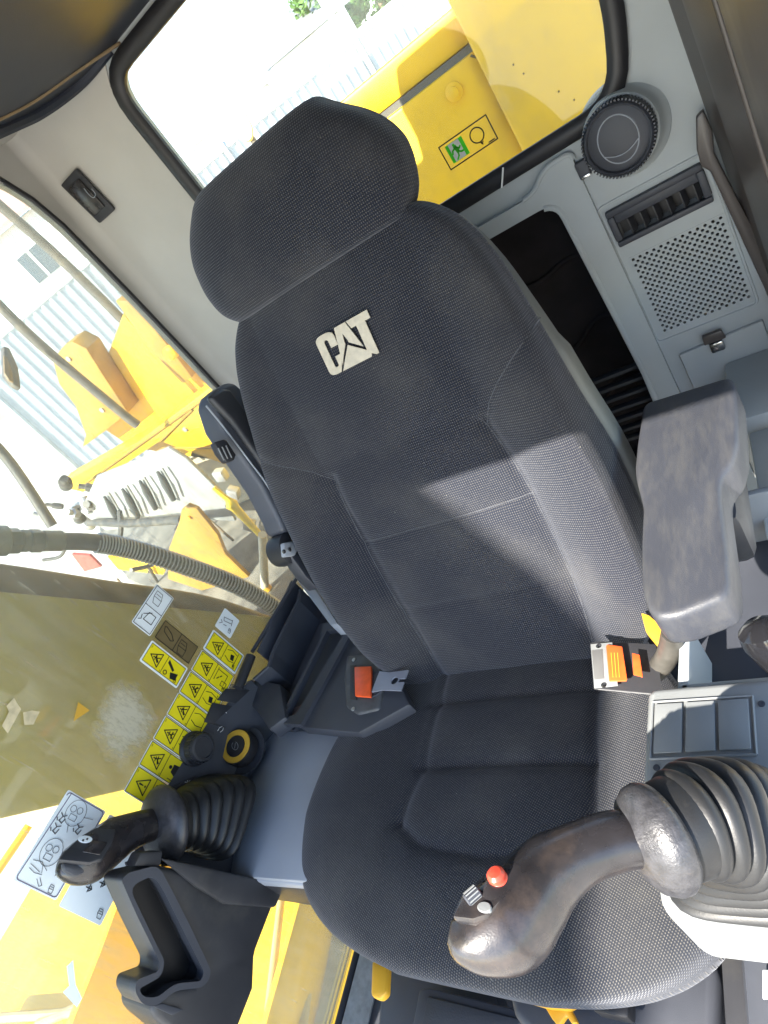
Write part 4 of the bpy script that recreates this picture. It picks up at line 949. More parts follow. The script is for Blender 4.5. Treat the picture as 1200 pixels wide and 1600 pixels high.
# far joystick
flF = P(252, 1290, 0, -.575)
oF, fF, pnF, AF, fnF = joystick('black far joystick with slotted thumb face, in front of the yellow-stickered side window', (-.585, -.372, .533), .082, flF, None,
    [(255, 1284, 22), (225, 1292, 25), (200, 1301, 28), (180, 1311, 33), (158, 1324, 38), (135, 1338, 41), (115, 1347, 34), (100, 1350, 22), (92, 1348, 8)],
    P(130, 1335, 0, -.575), [(88, 1340, 0), (160, 1286, 0), (120, 1320, .03)], None, .97, 6, (.25, -.1, 1))
nq2 = (pnF*.86+fnF*.5).normalized(); A3 = fF(128, 1325, .032)
def on3(x, y, off=0): return PN(x, y, A3+nq2*off, nq2)
prism('thumb_pad', [on3(*q) for q in ((90, 1343), (100, 1330), (128, 1304), (150, 1292), (182, 1294), (176, 1318), (160, 1342), (140, 1348))], -nq2*.012, DARK2, oF, .004)
prism('slot_button', [on3(*q) for q in ((146, 1314), (168, 1317), (156, 1337), (128, 1332))], nq2*.0028, GLOSS, oF, .002)
ob = lathe('light_oval_button', on3(133, 1312), nq2, [(.011, -.002), (.011, .002), (0, .0026)], PALE, oF, 24, sq=.55)
for k in (-1, 1): box('dot', on3(133+3.2*k, 1312-1.0*k, .003), (.003, .003, .002), INK, ob)
prism('thumb_rest', [fF(*q, .012) for q in ((91, 1350), (135, 1352), (142, 1362), (110, 1372), (95, 1364))], pnF*.016, DARK, oF, .006)
# ---------------------------------------------------------------- left console (far side)
lco = thing('console', 'long slate console along the side window with blue-grey flat panel, dial and round switch', 'console', (-.5, -.2, FZ))
ZC = .470
inner = PZ(ZC)([(437, 1141), (391, 1218), (365, 1365)])
outer = PX(-.646)([(392, 1062), (324, 1130), (244, 1256), (210, 1330)])
panel = PZ(ZC+.004)([(441, 1141), (428, 1150), (392, 1220), (383, 1245), (366, 1362), (372, 1369), (488, 1378)])
panel += [Vector((-.30, -.46, ZC+.004)), Vector((-.30, -.17, ZC+.004))]
prism('flat_panel', panel, (0, 0, -.012), BGREY, lco, .003)
bm = bmesh.new()
b0 = PZ(ZC-.004)([(402, 1128), (384, 1175), (372, 1240), (352, 1360), (362, 1372), (488, 1384)])
add_prism(bm, b0+[Vector((-.31, -.475, ZC-.004)), Vector((-.31, -.15, ZC-.004))], (0, 0, -.06), .008, 3); finish('body', bm, BGREY, lco)
# sloped switch bank between panel and glass
def quad_strip(name, A_, B_, th, m, parent):
    bm = bmesh.new(); n = len(A_)
    va = [bm.verts.new(p) for p in A_]; vb = [bm.verts.new(p) for p in B_]; wa = [bm.verts.new(Vector(p)+Vector(th)) for p in A_]; wb = [bm.verts.new(Vector(p)+Vector(th)) for p in B_]
    for i in range(n-1):
        bm.faces.new((va[i], va[i+1], vb[i+1], vb[i])); bm.faces.new((wa[i], wb[i], wb[i+1], wa[i+1]))
        bm.faces.new((va[i], wa[i], wa[i+1], va[i+1])); bm.faces.new((vb[i], vb[i+1], wb[i+1], wb[i]))
    bm.faces.new((va[0], vb[0], wb[0], wa[0])); bm.faces.new((va[-1], wa[-1], wb[-1], vb[-1]))
    return finish(name, bm, m, parent, ang=30)
IN = PZ(ZC-.002)([(447, 1120), (408, 1165), (382, 1230), (358, 1372)])
quad_strip('switch_bank', IN, outer, (0, 0, -.05), DARK, lco)
def onbank(x, y, off=0):
    n = ((outer[1]-outer[2]).cross(IN[1]-outer[2])).normalized()
    if n.z < 0: n = -n
    return PN(x, y, outer[2]+n*off, n), n
def bankprism(name, px, h, m, off=0, bev=.001):
    q = [onbank(a, b, off)[0] for a, b in px]; n = onbank(0, 0)[1]; return prism(name, q, n*h, m, lco, bev)
for l in ([(331, 1098), (372, 1106), (352, 1138), (318, 1128)], [(352, 1076), (394, 1079), (374, 1101), (338, 1094)], [(270, 1228), (304, 1212), (298, 1242), (258, 1262)]):
    bankprism('switch_plate', l, .004, DARK2)
nB = onbank(0, 0)[1]
def glyph(lines, w=.0014):
    bm = bmesh.new()
    for l in lines:
        pts = [onbank(a, b, .0046)[0] for a, b in l]; add_tube(bm, pts, w*.5, 5)
    finish('symbol', bm, WHITE, lco)
glyph([[(352, 1117), (359, 1113)], [(353, 1113), (358, 1119)], [(350, 1121), (362, 1118)], [(357, 1123), (360, 1121)]]); glyph([[(340, 1142), (343, 1137), (347, 1135)], [(344, 1144), (348, 1141), (349, 1137)]]); glyph([[(289, 1222), (297, 1224)], [(291, 1227), (297, 1219)], [(293, 1219), (294, 1228)]])
kb, n_ = onbank(303, 1170)
dl = lathe('speed_dial', kb, n_, [(.036, 0), (.036, .006), (.031, .010), (.029, .034), (.027, .038), (.022, .039), (.021, .036), (0, .036)], DARK2, lco, 40)
u_, v_, t_ = frame_of(n_); bm = bmesh.new()
for k in range(24):
    a = 2*math.pi*k/24; add_box(bm, kb+n_*.022+(u_*math.cos(a)+v_*math.sin(a))*.0300, (.003, .003, .020), 0, Matrix((u_*math.cos(a)+v_*math.sin(a), -u_*math.sin(a)+v_*math.cos(a), n_)).transposed())
finish('grip_rib', bm, DARK2, dl)
kb, n_ = onbank(377, 1170, .016); n2_ = (n_*.5+Vector((-.25, -.75, .5))).normalized()
n2_ = (Vector((.30, -.25, 1))).normalized()
lathe('dial_well', kb-n2_*.014, n2_, [(.052, 0), (.052, .003), (.046, .001), (0, 0)], DARK, lco, 36)
rd = lathe('mode_dial', kb-n2_*.006, n2_, [(.039, 0), (.039, .022), (.037, .026), (.0235, .027), (.0225, .031), (0, .031)], BLACK, lco, 40)
lathe('yellow_ring', kb+n2_*.0225, n2_, [(.023, 0), (.0245, .002), (.035, .002), (.036, 0)], KNOBY, rd, 40)
bm = bmesh.new(); u_, v_, t_ = frame_of(n2_)
add_tube(bm, [kb+n2_*.0255+(u_*math.cos(a)*.010+v_*math.sin(a)*.007) for a in np.linspace(0, 5.4, 16)], .0006, 4); add_tube(bm, [kb+n2_*.0255+u_*.004-v_*.004, kb+n2_*.0255-u_*.004+v_*.004], .0006, 4)
finish('symbol', bm, CGREY, rd)
# trays behind the switch bank
ty = thing('side_tray', 'long dark open document tray along the side window beside the retractor', 'tray', (-.55, .05, .3))
def wall_px(name, pts, vec, m, bev=.002): return prism(name, pts, vec, m, ty, bev)
owt = PX(-.615)([(464, 905), (395, 1020)]); zt_ = .595
o1, o2 = P(463, 904, 2, zt_), P(394, 1019, 2, zt_)
d1, d2 = P(469, 922, 2, .585), P(437, 1052, 2, .545)
box('outer_wall', ((o1.x+o2.x)/2, (o1.y+o2.y)/2, .53), (.008, abs(o1.y-o2.y), .13), DARK, ty, .003)
tube('rim', [o1, o2], .005, DARK, ty)
dv = [P(469, 922, 2, .575), P(466, 940, 2, .575), P(448, 975, 2, .575), P(426, 1020, 2, .575), P(420, 1042, 2, .57), P(397, 1062, 2, .57)]
bm = bmesh.new()
for a_, b_ in zip(dv, dv[1:]):
    add_prism(bm, [a_, b_, b_+Vector((0, 0, -.09)), a_+Vector((0, 0, -.09))], (.006, 0, 0))
add_tube(bm, dv, .005, 8); finish('divider', bm, DARK, ty)
dw = [P(537, 992, 2, .525), P(520, 1025, 2, .525), P(490, 1075, 2, .525), P(452, 1130, 2, .525)]
quad_strip('tray_floor', [P(470, 925, 2, .49), P(440, 1040, 2, .49), P(425, 1070, 2, .50)], [P(524, 980, 2, .49), P(470, 1100, 2, .49), P(440, 1130, 2, .50)], (0, 0, -.01), DARK2, ty)
bm = bmesh.new(); sl_ = PZ(.535)([(503, 974), (534, 971), (548, 990), (470, 1132), (432, 1130), (444, 1108), (500, 1000)])
p2 = [(p.x, p.y) for p in sl_]; ho = [(p.x, p.y) for p in PZ(.535)([(511, 985), (532, 983), (534, 996), (462, 1116), (444, 1122), (456, 1096)])]
plate('slot_rim', p2, [ho], lambda a, b, d: Vector((a, b, .535-d)), .014, DARK, ty)
prism('slot_bottom', PZ(.50)([(500, 975), (555, 975), (460, 1140), (425, 1140)]), (0, 0, -.01), DARK, ty)
prism('slot_end', PZ(.515)([(452, 1108), (474, 1100), (466, 1120), (446, 1124)]), (0, 0, -.01), mat('faded_brown_part', (.12, .09, .085), .5), ty, .002)
prism('side_plate', PZ(.525)([(548, 985), (600, 1020), (640, 1100), (560, 1145), (468, 1136)]), (0, 0, -.03), DARK, ty, .004)
prism('end_plate', PZ(.575)([(463, 905), (478, 899), (512, 950), (528, 975), (516, 976)]), (0, 0, -.09), BGREY, ty, .002)
bm = bmesh.new(); add_prism(bm, PZ(.545)([(398, 1060), (437, 1068), (446, 1120), (420, 1140), (402, 1112), (352, 1070)]), (0, 0, -.04), .006); finish('front_ledge', bm, DARK, ty)
tube('window_post', [P(392, 1025, 0, -.63), P(372, 1075, 0, -.63)], .012, DARK2, ty)
# ---------------------------------------------------------------- bottle holder below the far console
bh = thing('bottle_holder', 'matt black moulded bottle holder hanging below the front of the far console', 'holder', (-.5, -.6, .3))
XB = -.50
side = PX(XB)([(180, 1373), (192, 1362), (232, 1352), (242, 1358), (262, 1395), (290, 1450), (320, 1514), (316, 1530), (305, 1540), (262, 1545), (235, 1570), (212, 1566), (201, 1545), (204, 1528), (238, 1515), (240, 1500), (205, 1430)])
inner_ = PX(XB)([(192, 1384), (230, 1366), (246, 1390), (278, 1455), (309, 1516), (304, 1530), (262, 1534), (236, 1556), (214, 1554), (207, 1542), (242, 1523), (248, 1500), (216, 1435)])
side = [Vector((XB, a, b)) for a, b in round_poly([(p.y, p.z) for p in side], .02, 4)]; inner_ = [Vector((XB, a, b)) for a, b in round_poly([(p.y, p.z) for p in inner_], .02, 4)]
plate('opening_rim', [(p.y, p.z) for p in side], [[(p.y, p.z) for p in inner_]], lambda a, b, d: Vector((XB+d, a, b)), .018, DARK, bh)
prism('inside', [p+Vector((-.035, 0, 0)) for p in side], (-.004, 0, 0), INK, bh)
bm = bmesh.new()
for l in (side,):
    n = len(l)
    for i in range(n):
        a_, b_ = l[i], l[(i+1) % n]; bm.faces.new([bm.verts.new(q) for q in (a_, b_, b_+Vector((-.035, 0, 0)), a_+Vector((-.035, 0, 0)))])
finish('wall', bm, DARK2, bh)
bodyp = [(236, 1350), (300, 1362), (440, 1384), (425, 1424), (400, 1490), (398, 1545), (372, 1612), (300, 1640), (240, 1590), (236, 1569), (262, 1544), (305, 1540), (320, 1514), (290, 1450), (262, 1395)]
bm = bmesh.new(); add_prism(bm, PX(XB+.004)(bodyp), (-.10, 0, 0), .012, 3); finish('body', bm, DARK2, bh, ang=50)
prism('shoulder', PX(XB+.006)([(246, 1340), (300, 1350), (440, 1382), (425, 1418), (345, 1412), (300, 1385)]), (.012, 0, 0), DARK2, bh, .006)
prism('label_recess', PX(XB+.006)([(238, 1572), (252, 1567), (285, 1577), (268, 1586)]), (.003, 0, 0), DARK, bh, .001)
sb_ = prism('switch_block', PX(-.52)([(194, 1352), (205, 1330), (240, 1328), (236, 1352)]), (.03, 0, 0), DARK2, lco, .004)
box('console_underside', (-.44, -.30, .40), (.36, .32, .10), DARK2, lco, .01)
# ---------------------------------------------------------------- outside: ground, machine, fence, houses
gd = prism('ground', [(-80, -60, -1.3), (60, -60, -1.3), (60, 90, -1.3), (-80, 90, -1.3)], (0, 0, -.2), GROUND); tag(gd, kind='structure')
# rear engine housing
HY = 1.43
hood = thing('engine_housing', 'yellow engine housing filling the rear window, with dark gap and bolt', 'machine body', (0, HY, -.5))
box('lower_panel', (-.72, HY+.3, .36), (1.57, .6, 1.80), YELLOW, hood, .01)
hb = PY(HY-.01)([(688, 37), (711, 77), (600, 195), (560, 245)])
box('upper_panel', (-.49, HY+.32, 1.327), (1.10, .6, .096), YELLOW, hood, .012)
box('right_panel', (.70, HY+.27, .50), (1.27, .6, 1.82), YELLOW, hood, .012)
box('gap_strip', (-.49, HY+.02, 1.268), (1.10, .02, .022), mat('grey_foam_gap', (.10, .095, .08), .8), hood)
lathe('bolt', P(710, 143, 1, HY-.001), (0, -1, 0), [(.026, 0), (.026, .006), (.015, .008), (.015, .016), (0, .018)], YELLOW, hood, 24)
ln = PY(HY-.004)([(724, 125), (755, 178), (797, 252)])
bm = bmesh.new(); add_tube(bm, [(.065, HY-.001, 1.24), (.067, HY-.001, 1.10), (.068, HY-.001, .8)], .0035, 5); add_tube(bm, [(.050, HY-.001, 1.255), (.065, HY-.001, 1.24)], .0035, 5); finish('panel_joint', bm, mat('dark_joint', (.10, .08, .03), .7), hood)
# mirror-like oval seen through the rear pane
mi = thing('hood_mirror', 'pale oval mirror on a thin stalk beyond the rear window, left of the headrest', 'mirror', P(370, 230, 1, 1.6))
mc = P(372, 190, 1, 1.8); bm = bmesh.new(); add_lathe(bm, mc, Vector((.35, -1, .1)), [(.001, -.03), (.05, -.024), (.075, -.008), (.078, 0), (.072, .008), (0, .012)], 30, sq=.55); finish('shell', bm, mat('pale_mirror_shell', (.5, .5, .46), .4), mi)
tube('stalk', [mc+Vector((0, .01, -.06)), mc+Vector((.02, .01, -.35)), mc+Vector((.0, .01, -.9))], .012, PIPE, mi)
# boom beside the cab
XF = -.95
bo = thing('boom', 'huge dusty yellow excavator boom rising past the side window', 'boom', (-1.2, .3, -.3))
topl = [(.75, -.35), (.47, .13), (.27, .45), (-.13, 1.075), (-.60, 1.72), (-1.2, 2.38), (-2.2, 3.16), (-3.0, 3.72), (-3.80, 4.15), (-4.35, 4.36), (-4.70, 4.42), (-4.90, 4.36), (-5.2, 4.1), (-6.6, 2.4)]
botl = [(-6.1, 2.1), (-4.9, 3.3), (-4.0, 3.0), (-3.0, 2.42), (-2.0, 1.75), (-1.0, 1.15), (-.505, .785), (-.34, .565), (-.05, .18), (.15, -.35)]
bm = bmesh.new(); add_prism(bm, [(XF, a, b) for a, b in topl+botl], (-.42, 0, 0), .008); finish('main_beam', bm, BOOMM, bo)
# pipes and hoses over the boom top
tube('oil_pipe', [P(-60, 905, 0, -1.0), P(0, 908, 0, -1.0), P(160, 930, 0, -1.0), P(320, 952, 0, -1.0), P(440, 990, 0, -1.0)], .040, RUSTP, bo, 18, 6)
hs = thing('hydraulic_hose', 'thick hydraulic hose with steel fitting and spiral guard, crossing above the boom', 'hose', P(200, 850, 0, -1.05))
hp = catmull([P(20, 846, 0, -.98), P(75, 846, 0, -.98), P(150, 848, 0, -.98), P(220, 862, 0, -.97), P(300, 888, 0, -.96), P(370, 915, 0, -.95), P(430, 950, 0, -.94), P(470, 985, 0, -.94)], 14)
tube('hose', hp, .0225, HOSE, hs, 16)
bm = bmesh.new(); sp = []
acc = 0; u_ = Vector((1, 0, 0))
for i in range(28, len(hp)-1):
    t = (hp[i+1]-hp[i]).normalized(); a1 = (u_-t*u_.dot(t)).normalized(); a2 = t.cross(a1)
    for k in range(10): 
        an = 2*math.pi*(k/10); sp.append(hp[i]+(hp[i+1]-hp[i])*(k/10)+(a1*math.cos(an)+a2*math.sin(an))*.0265)
add_tube(bm, sp, .0024, 5); finish('spiral_guard', bm, STEEL, hs)
fd = (hp[14]-hp[0]).normalized()
for a_, r_, l_, sg_ in ((0.0, .036, .055, 24), (.055, .031, .028, 6), (.083, .027, .02, 24), (.103, .029, .030, 6), (.133, .026, .05, 24)):
    lathe('fitting', P(-30, 845, 0, -.98)+fd*a_, fd, [(r_*.9, 0), (r_, .003), (r_, l_-.003), (r_*.9, l_)], mat('dusty_olive_fitting', (.17, .165, .12), .45, metal=.3, var=.2, vscale=30), hs, sg_)
bm = bmesh.new()
hp2 = catmull([P(-60, 928, 0, -1.02), P(0, 932, 0, -1.02), P(80, 940, 0, -1.02), P(150, 948, 0, -1.02)], 12)
tube('thin_hose', hp2, .012, HOSE, hs, 10)
sp = []
for i in range(0, len(hp2)-1):
    t = (hp2[i+1]-hp2[i]).normalized(); a1 = (u_-t*u_.dot(t)).normalized(); a2 = t.cross(a1)
    for k in range(8):
        an = 2*math.pi*(k/8); sp.append(hp2[i]+(hp2[i+1]-hp2[i])*(k/8)+(a1*math.cos(an)+a2*math.sin(an))*.016)
add_tube(bm, sp, .002, 4); finish('thin_guard', bm, STEEL, hs)
# lower frame under the boom (bright yellow seen through the low part of the pane)
lf = thing('swing_frame', 'bright yellow machine deck under the boom, seen through the lower part of the pane', 'machine body', (-1.6, -.5, -1))
box('deck', (-1.75, -.35, -.30), (1.9, 2.4, .20), YELLOW, lf, .01)
prism('side_plate', [(-1.42, -1.6, -.19), (-1.42, .2, -.19), (-1.42, .2, .25), (-1.42, -.6, .12), (-1.42, -1.6, .0)], (-.03, 0, 0), YELLOW, lf, .004)
prism('web', [(-.84, -.9, -.19), (-.84, .4, -.19), (-.84, .4, .05), (-.84, -.9, -.05)], (-.02, 0, 0), YELLOW, lf, .004)
tube('deck_rib', [P(-20, 1385, 2, -.19), P(45, 1290, 2, -.19)], .02, YELLOW, lf)
for q in (((300, 1530), (230, 1545), (120, 1580), (0, 1590)), ((215, 1510), (150, 1560), (60, 1600))):
    tube('deck_hose', [P(a, b, 2, -.15) for a, b in q], .016, mat('dusty_hose', (.36, .30, .16), .7, var=.2, vscale=20), lf, 10, 6)
for k in range(3): tube('upright_rod', [P(440+28*k, 1400+20*k, 2, -.15)+Vector((0, 0, .0)), P(415+28*k, 1620, 2, -.15)], .012, mat('cream_rod', (.55, .45, .22), .6), lf)
# right-hand decks of the machine beyond the boom
dk = thing('storage_deck', 'sunlit yellow storage box and tank of the machine beyond the side window', 'machine body', (-2, 1.2, -1))
YP = 1.35
prism('front_face', PY(YP)([(205, 455), (410, 655), (330, 720), (205, 700), (130, 650), (165, 560)]), (0, 1.2, 0), YELLOW, dk, .01)
prism('step_top', PY(1.15)([(90, 760), (215, 690), (335, 600), (385, 645), (425, 700), (395, 742), (250, 690), (130, 770)]), (0, .12, 0), YELLOW, dk, .008)
prism('shaded_cheek', PY(1.25)([(82, 562), (100, 540), (112, 534), (135, 545), (160, 585), (170, 600), (200, 645), (172, 668), (128, 700), (134, 680), (118, 635), (92, 600)]), (0, .10, 0), ORANGEP, dk, .004)  # shaded flank of the yellow tank, its shade put into the ochre colour
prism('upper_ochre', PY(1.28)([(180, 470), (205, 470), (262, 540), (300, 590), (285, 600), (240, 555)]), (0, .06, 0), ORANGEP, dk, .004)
lathe('filler_cap', P(269, 549, 1, 1.26), (0, -1, 0), [(.03, 0), (.03, .02), (.02, .03), (0, .032)], YELLOW, dk, 20)
DUSTD = mat('dusty_grip_deck', (.20, .185, .155), .7, var=.3, vscale=9, bump=.6, bscale=80, col2=(.07, .068, .065), c2scale=7, c2lo=.45, c2hi=.7)
wd = thing('walkway_deck', 'dusty dark walkway plate of the machine between the hose and the louvred guard', 'machine body', (-1.6, 1.6, .2))
prism('grip_plate', PZ(.25)([(150, 800), (335, 640), (450, 640), (470, 1010), (200, 905), (160, 850)]), (0, 0, -.04), DUSTD, wd, .005)
prism('kick_plate', PY(1.35)([(300, 690), (425, 700), (440, 800), (380, 860), (290, 760)]), (0, .02, 0), mat('pale_tan_panel', (.36, .32, .24), .6, var=.2, vscale=8, col2=(.15, .13, .10), c2scale=9, c2lo=.5, c2hi=.8), wd, .005)
tube('black_cylinder', [P(140, 815, 1, 1.0), P(200, 818, 1, .9), P(285, 812, 1, .8)], .020, HOSE, wd, 12)
prism('red_box', PY(1.6)([(112, 866), (140, 868), (158, 886), (132, 893)]), (0, .02, 0), mat('faded_red_print', (.5, .08, .06), .6, var=.4, vscale=40), wd)
prism('bright_strip', PY(.9)([(168, 870), (262, 880), (255, 898), (185, 890)]), (0, .02, 0), YELLOW, wd)
SEAMC = mat('dark_seam_paint', (.30, .18, .02), .7)  # darker brownish yellow for the panel seams
def yb(a, b, Y): return P(a, b, 1, Y)
dk2 = dk
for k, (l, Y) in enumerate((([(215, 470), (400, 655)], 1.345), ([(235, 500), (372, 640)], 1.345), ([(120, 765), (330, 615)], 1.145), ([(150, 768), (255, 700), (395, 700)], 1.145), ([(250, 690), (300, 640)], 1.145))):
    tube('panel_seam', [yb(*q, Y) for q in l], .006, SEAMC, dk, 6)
for q, Y in (((232, 512), 1.35), ((255, 535), 1.35), ((300, 580), 1.35), ((340, 622), 1.35), ((108, 560), 1.25), ((140, 600), 1.25), ((160, 640), 1.25), ((200, 735), 1.15), ((290, 670), 1.15), ((360, 690), 1.15), ((235, 722), 1.15)):
    lathe('hex_bolt', P(*q, 1, Y), (0, -1, 0), [(.012, 0), (.012, .008), (0, .009)], STEEL, dk, 6)
cr_ = random.Random(11)
for k in range(8):
    x = cr_.uniform(100, 400); y = cr_.uniform(790, 905); a_ = P(x, y, 1, cr_.uniform(.75, 1.0)); b_ = P(x+cr_.uniform(-60, 60), y+cr_.uniform(10, 70), 1, cr_.uniform(.7, 1.0)); m_ = P((x+b_.x*0)+15, y+25, 1, .85)
    tube('cable', [a_, (a_+b_)/2+Vector((0, 0, -.03)), b_], cr_.uniform(.005, .012), [HOSE, PIPE, RUSTP][k % 3], wd, 8, 5)
for q in ((120, 845), (365, 770), (390, 820), (345, 742)):
    box('clamp', P(*q, 1, .95), (.05, .04, .05), DULL if 'DULL' in globals() else STEEL, wd, .006, Matrix.Rotation(cr_.uniform(0, 1), 3, 'Y'))
# louvred silver guard
DULL = mat('dull_aluminium', (.30, .31, .31), .4, var=.15, vscale=10, col2=(.16, .15, .13), c2scale=6, c2lo=.5, c2hi=.8)
gu = thing('louvred_guard', 'silver sheet-metal guard with four dark louvre slots behind the dusty side window', 'guard', P(230, 780, 1, 1.0))
gp = PY(.98)([(150, 745), (262, 700), (290, 716), (345, 770), (368, 815), (300, 812), (165, 830), (125, 800)])
prism('sheet', gp, (0, .02, 0), DULL, gu, .006)
for k, (x, y) in enumerate(((163, 776), (191, 764), (218, 751), (246, 737))):
    tube('louvre', [P(x, y, 1, .965), P(x+12, y+20, 1, .962), P(x+25, y+44, 1, .965)], [.007, .017, .012], mat('dark_slot', (.06, .065, .07), .6), gu, 10)
    tube('louvre_lip', [P(x+7, y-6, 1, .958), P(x+20, y+16, 1, .954), P(x+31, y+40, 1, .958)], .0055, DULL, gu, 8)
br = thing('ochre_bracket', 'ochre steel bracket plate with one yellow bolt above the hose', 'bracket', P(310, 850, 1, .7))
prism('bracket_plate', PY(.72)([(283, 798), (293, 790), (308, 796), (340, 836), (352, 866), (392, 905), (420, 935), (390, 948), (262, 905), (262, 862), (280, 815)]), (0, .02, 0), ORANGEP, br, .004)
lathe('bolt', P(296, 808, 1, .718), (0, -1, 0), [(.008, 0), (.008, .008), (0, .01)], YPLAS, br, 10)
ml = thing('grease_gun', 'yellow tapered rod pointing up beside the folded armrest, outside the glass', 'rod', P(370, 790, 1, .6))
gpth = [P(334, 762, 1, .62), P(349, 775, 1, .62), P(356, 780, 1, .62), P(362, 788, 1, .62), P(368, 794, 1, .62), P(415, 845, 1, .62)]
tube('rod', gpth, [.008, .009, .010, .022, .016, .009], mat('bright_yellow_plastic', (.85, .62, .02), .4), ml, 14)
wr = thing('white_pole', 'short off-white pole with yellow foot behind the folded armrest', 'pole', P(412, 915, 1, .6))
tube('shaft', [P(410, 835, 1, .60), P(412, 880, 1, .60), P(414, 920, 1, .60)], .016, mat('aged_white_paint', (.5, .45, .34), .6), wr, 12)
lathe('foot', P(414, 916, 1, .60), (0, 0, -1), [(.018, 0), (.018, .02), (0, .021)], YPLAS, wr, 12)
# handrails
def rail(label, pts, r): 
    o = thing('handrail', label, 'handrail', pts[-1], 'dark handrails outside the side window'); tube('bar', pts, r, PIPE, o, 12, 4 if len(pts) > 2 else 0)
rail('longest dark handrail slanting from the far left across the deck', [P(-30, 295, 0, -1.9), P(115, 424, 0, -1.9), P(290, 600, 0, -1.9)], .022)
rail('second dark handrail crossing the corrugated fence', [P(-30, 448, 0, -1.7), P(60, 536, 0, -1.7), P(190, 645, 0, -1.7), P(215, 664, 0, -1.7)], .019)
rail('lowest grey handrail on the white background above the hose', [P(-30, 672, 0, -1.5), P(20, 728, 0, -1.5), P(82, 822, 0, -1.5)], .017)
lf2 = thing('work_lamp', 'small oval amber lamp on the handrail at the left edge', 'lamp', P(12, 580, 0, -1.7))
prism('rim', PX(-1.72)([(0, 545), (10, 548), (24, 580), (28, 612), (16, 606), (2, 590)]), (.03, 0, 0), PIPE, lf2, .006)
prism('lens', PX(-1.685)([(4, 556), (10, 560), (18, 585), (20, 600), (12, 596), (5, 585)]), (.012, 0, 0), RUSTP, lf2, .004)
cl = thing('hydraulic_valve', 'cluster of dusty steel valve fittings beside the louvred guard', 'valve', P(110, 790, 1, 1.0))
rv_ = random.Random(3)
for k in range(9):
    c = P(78+rv_.random()*85, 758+rv_.random()*62, 1, 1.02); dr = Vector((rv_.uniform(-1, 1), rv_.uniform(-.5, .2), rv_.uniform(-1, 1)))
    r_ = rv_.uniform(.016, .034); lathe('fitting', c, dr, [(r_*.8, 0), (r_, .01), (r_, .05), (r_*.6, .055), (r_*.6, .085)], STEEL if k % 2 else HOSE, cl, 6 if k % 3 == 0 else 20)
box('valve_block', P(130, 800, 1, 1.08), (.16, .10, .10), STEEL, cl, .01)
# fence (true vertical plane, square to the view)
VD = Vector((-.658, .753, 0)); FD = Vector((.753, .658, 0)); FP0 = Vector(EYE)+VD*14; FP0.z = 0
def onf(x, y, dist=14): p = Vector(EYE)+VD*dist; return PN(x, y, p, VD)
s0 = (onf(60, 675)-FP0).dot(FD); s1 = (onf(760, 0)-FP0).dot(FD)
fe = thing('corrugated_fence', 'tall corrugated metal fence round the yard, behind the machine', 'fence', FP0+Vector((0, 0, -1.3)))
ZT = 2.12; PW = 3.2
npan = int((s1-s0)/PW)+1
def corr():
    bm = bmesh.new(); n = int(PW/.04); V = []
    for i in range(n+1):
        x = i*PW/n; ph = (x/.20) % 1; d = .05*(1 if .15 < ph < .5 else (0 if ph > .65 or ph < .0 else (ph/.15 if ph <= .15 else (.65-ph)/.15)))
        V.append([bm.verts.new(Vector((0, 0, z))+FD*x-VD*d) for z in (-1.3, ZT-.12)])
    for a, b in zip(V, V[1:]): bm.faces.new((a[0], b[0], b[1], a[1]))
    bmesh.ops.solidify(bm, geom=bm.faces, thickness=.004)
    return bm
cme = None
for k in range(npan):
    base = FP0+FD*(s0+k*PW); base.z = 0
    if cme is None:
        o = finish('fence_panel', corr(), SHEET, fe, smooth=False); cme = o.data
    else: o = link('fence_panel', cme, None, fe)
    o.location = base
    pb = box('fence_post', base+Vector((0, 0, .4))-VD*.04, (.10, .10, 3.5), STEEL, fe, .01)
bm = bmesh.new(); add_tube(bm, [FP0+FD*s0+Vector((0, 0, ZT-.05)), FP0+FD*(s0+npan*PW)+Vector((0, 0, ZT-.05))], .07, 8); finish('top_rail', bm, SHEET, fe)
# houses behind the fence
def house(label, x, y, dist, W, H, roofc, windows, depth=6):
    c = onf(x, y, dist); c = Vector((c.x, c.y, c.z))      # upper left corner of the facade in view
    o = thing('house', label, 'house', Vector((c.x, c.y, -1.3)), 'white houses behind the fence')
    p = [c, c+FD*W, c+FD*W+Vector((0, 0, -H)), c+Vector((0, 0, -H))]
    prism('wall', p, VD*depth, WALLW, o)
    rp_ = [c+FD*-.3+Vector((0, 0, 0))-VD*.3, c+FD*(W+.3)-VD*.3, c+FD*(W+.3)+VD*(depth*.5)+Vector((0, 0, 1.3)), c-FD*.3+VD*(depth*.5)+Vector((0, 0, 1.3))]
    prism('roof', rp_, (0, 0, .12), roofc, o)
    for (a, b, w2, h2) in windows:
        q = c+FD*a+Vector((0, 0, -b))-VD*.03
        f = prism('window', [q, q+FD*w2, q+FD*w2+Vector((0, 0, -h2)), q+Vector((0, 0, -h2))], VD*.03, WINDK, o)
        prism('window_bar', [q+FD*(w2/2-.04)-VD*.02, q+FD*(w2/2+.04)-VD*.02, q+FD*(w2/2+.04)-VD*.02+Vector((0, 0, -h2)), q+FD*(w2/2-.04)-VD*.02+Vector((0, 0, -h2))], VD*.02, WALLW, f)
house('white house with terracotta roof at the left edge above the fence', -45, 405, 22, 3.4, 9, ROOFM, [(.9, .7, .8, .8), (2.4, 1.4, .6, 1.4)])
house('pale house with small windows seen through the side window', 78, 352, 26, 3.2, 9, WALLW, [(.6, .9, .6, .6)])
house('low house with paired windows seen through the rear window', 300, 230, 30, 6.5, 8, WALLW, [(.5, .6, .6, .5), (3.6, .9, .9, .9)])
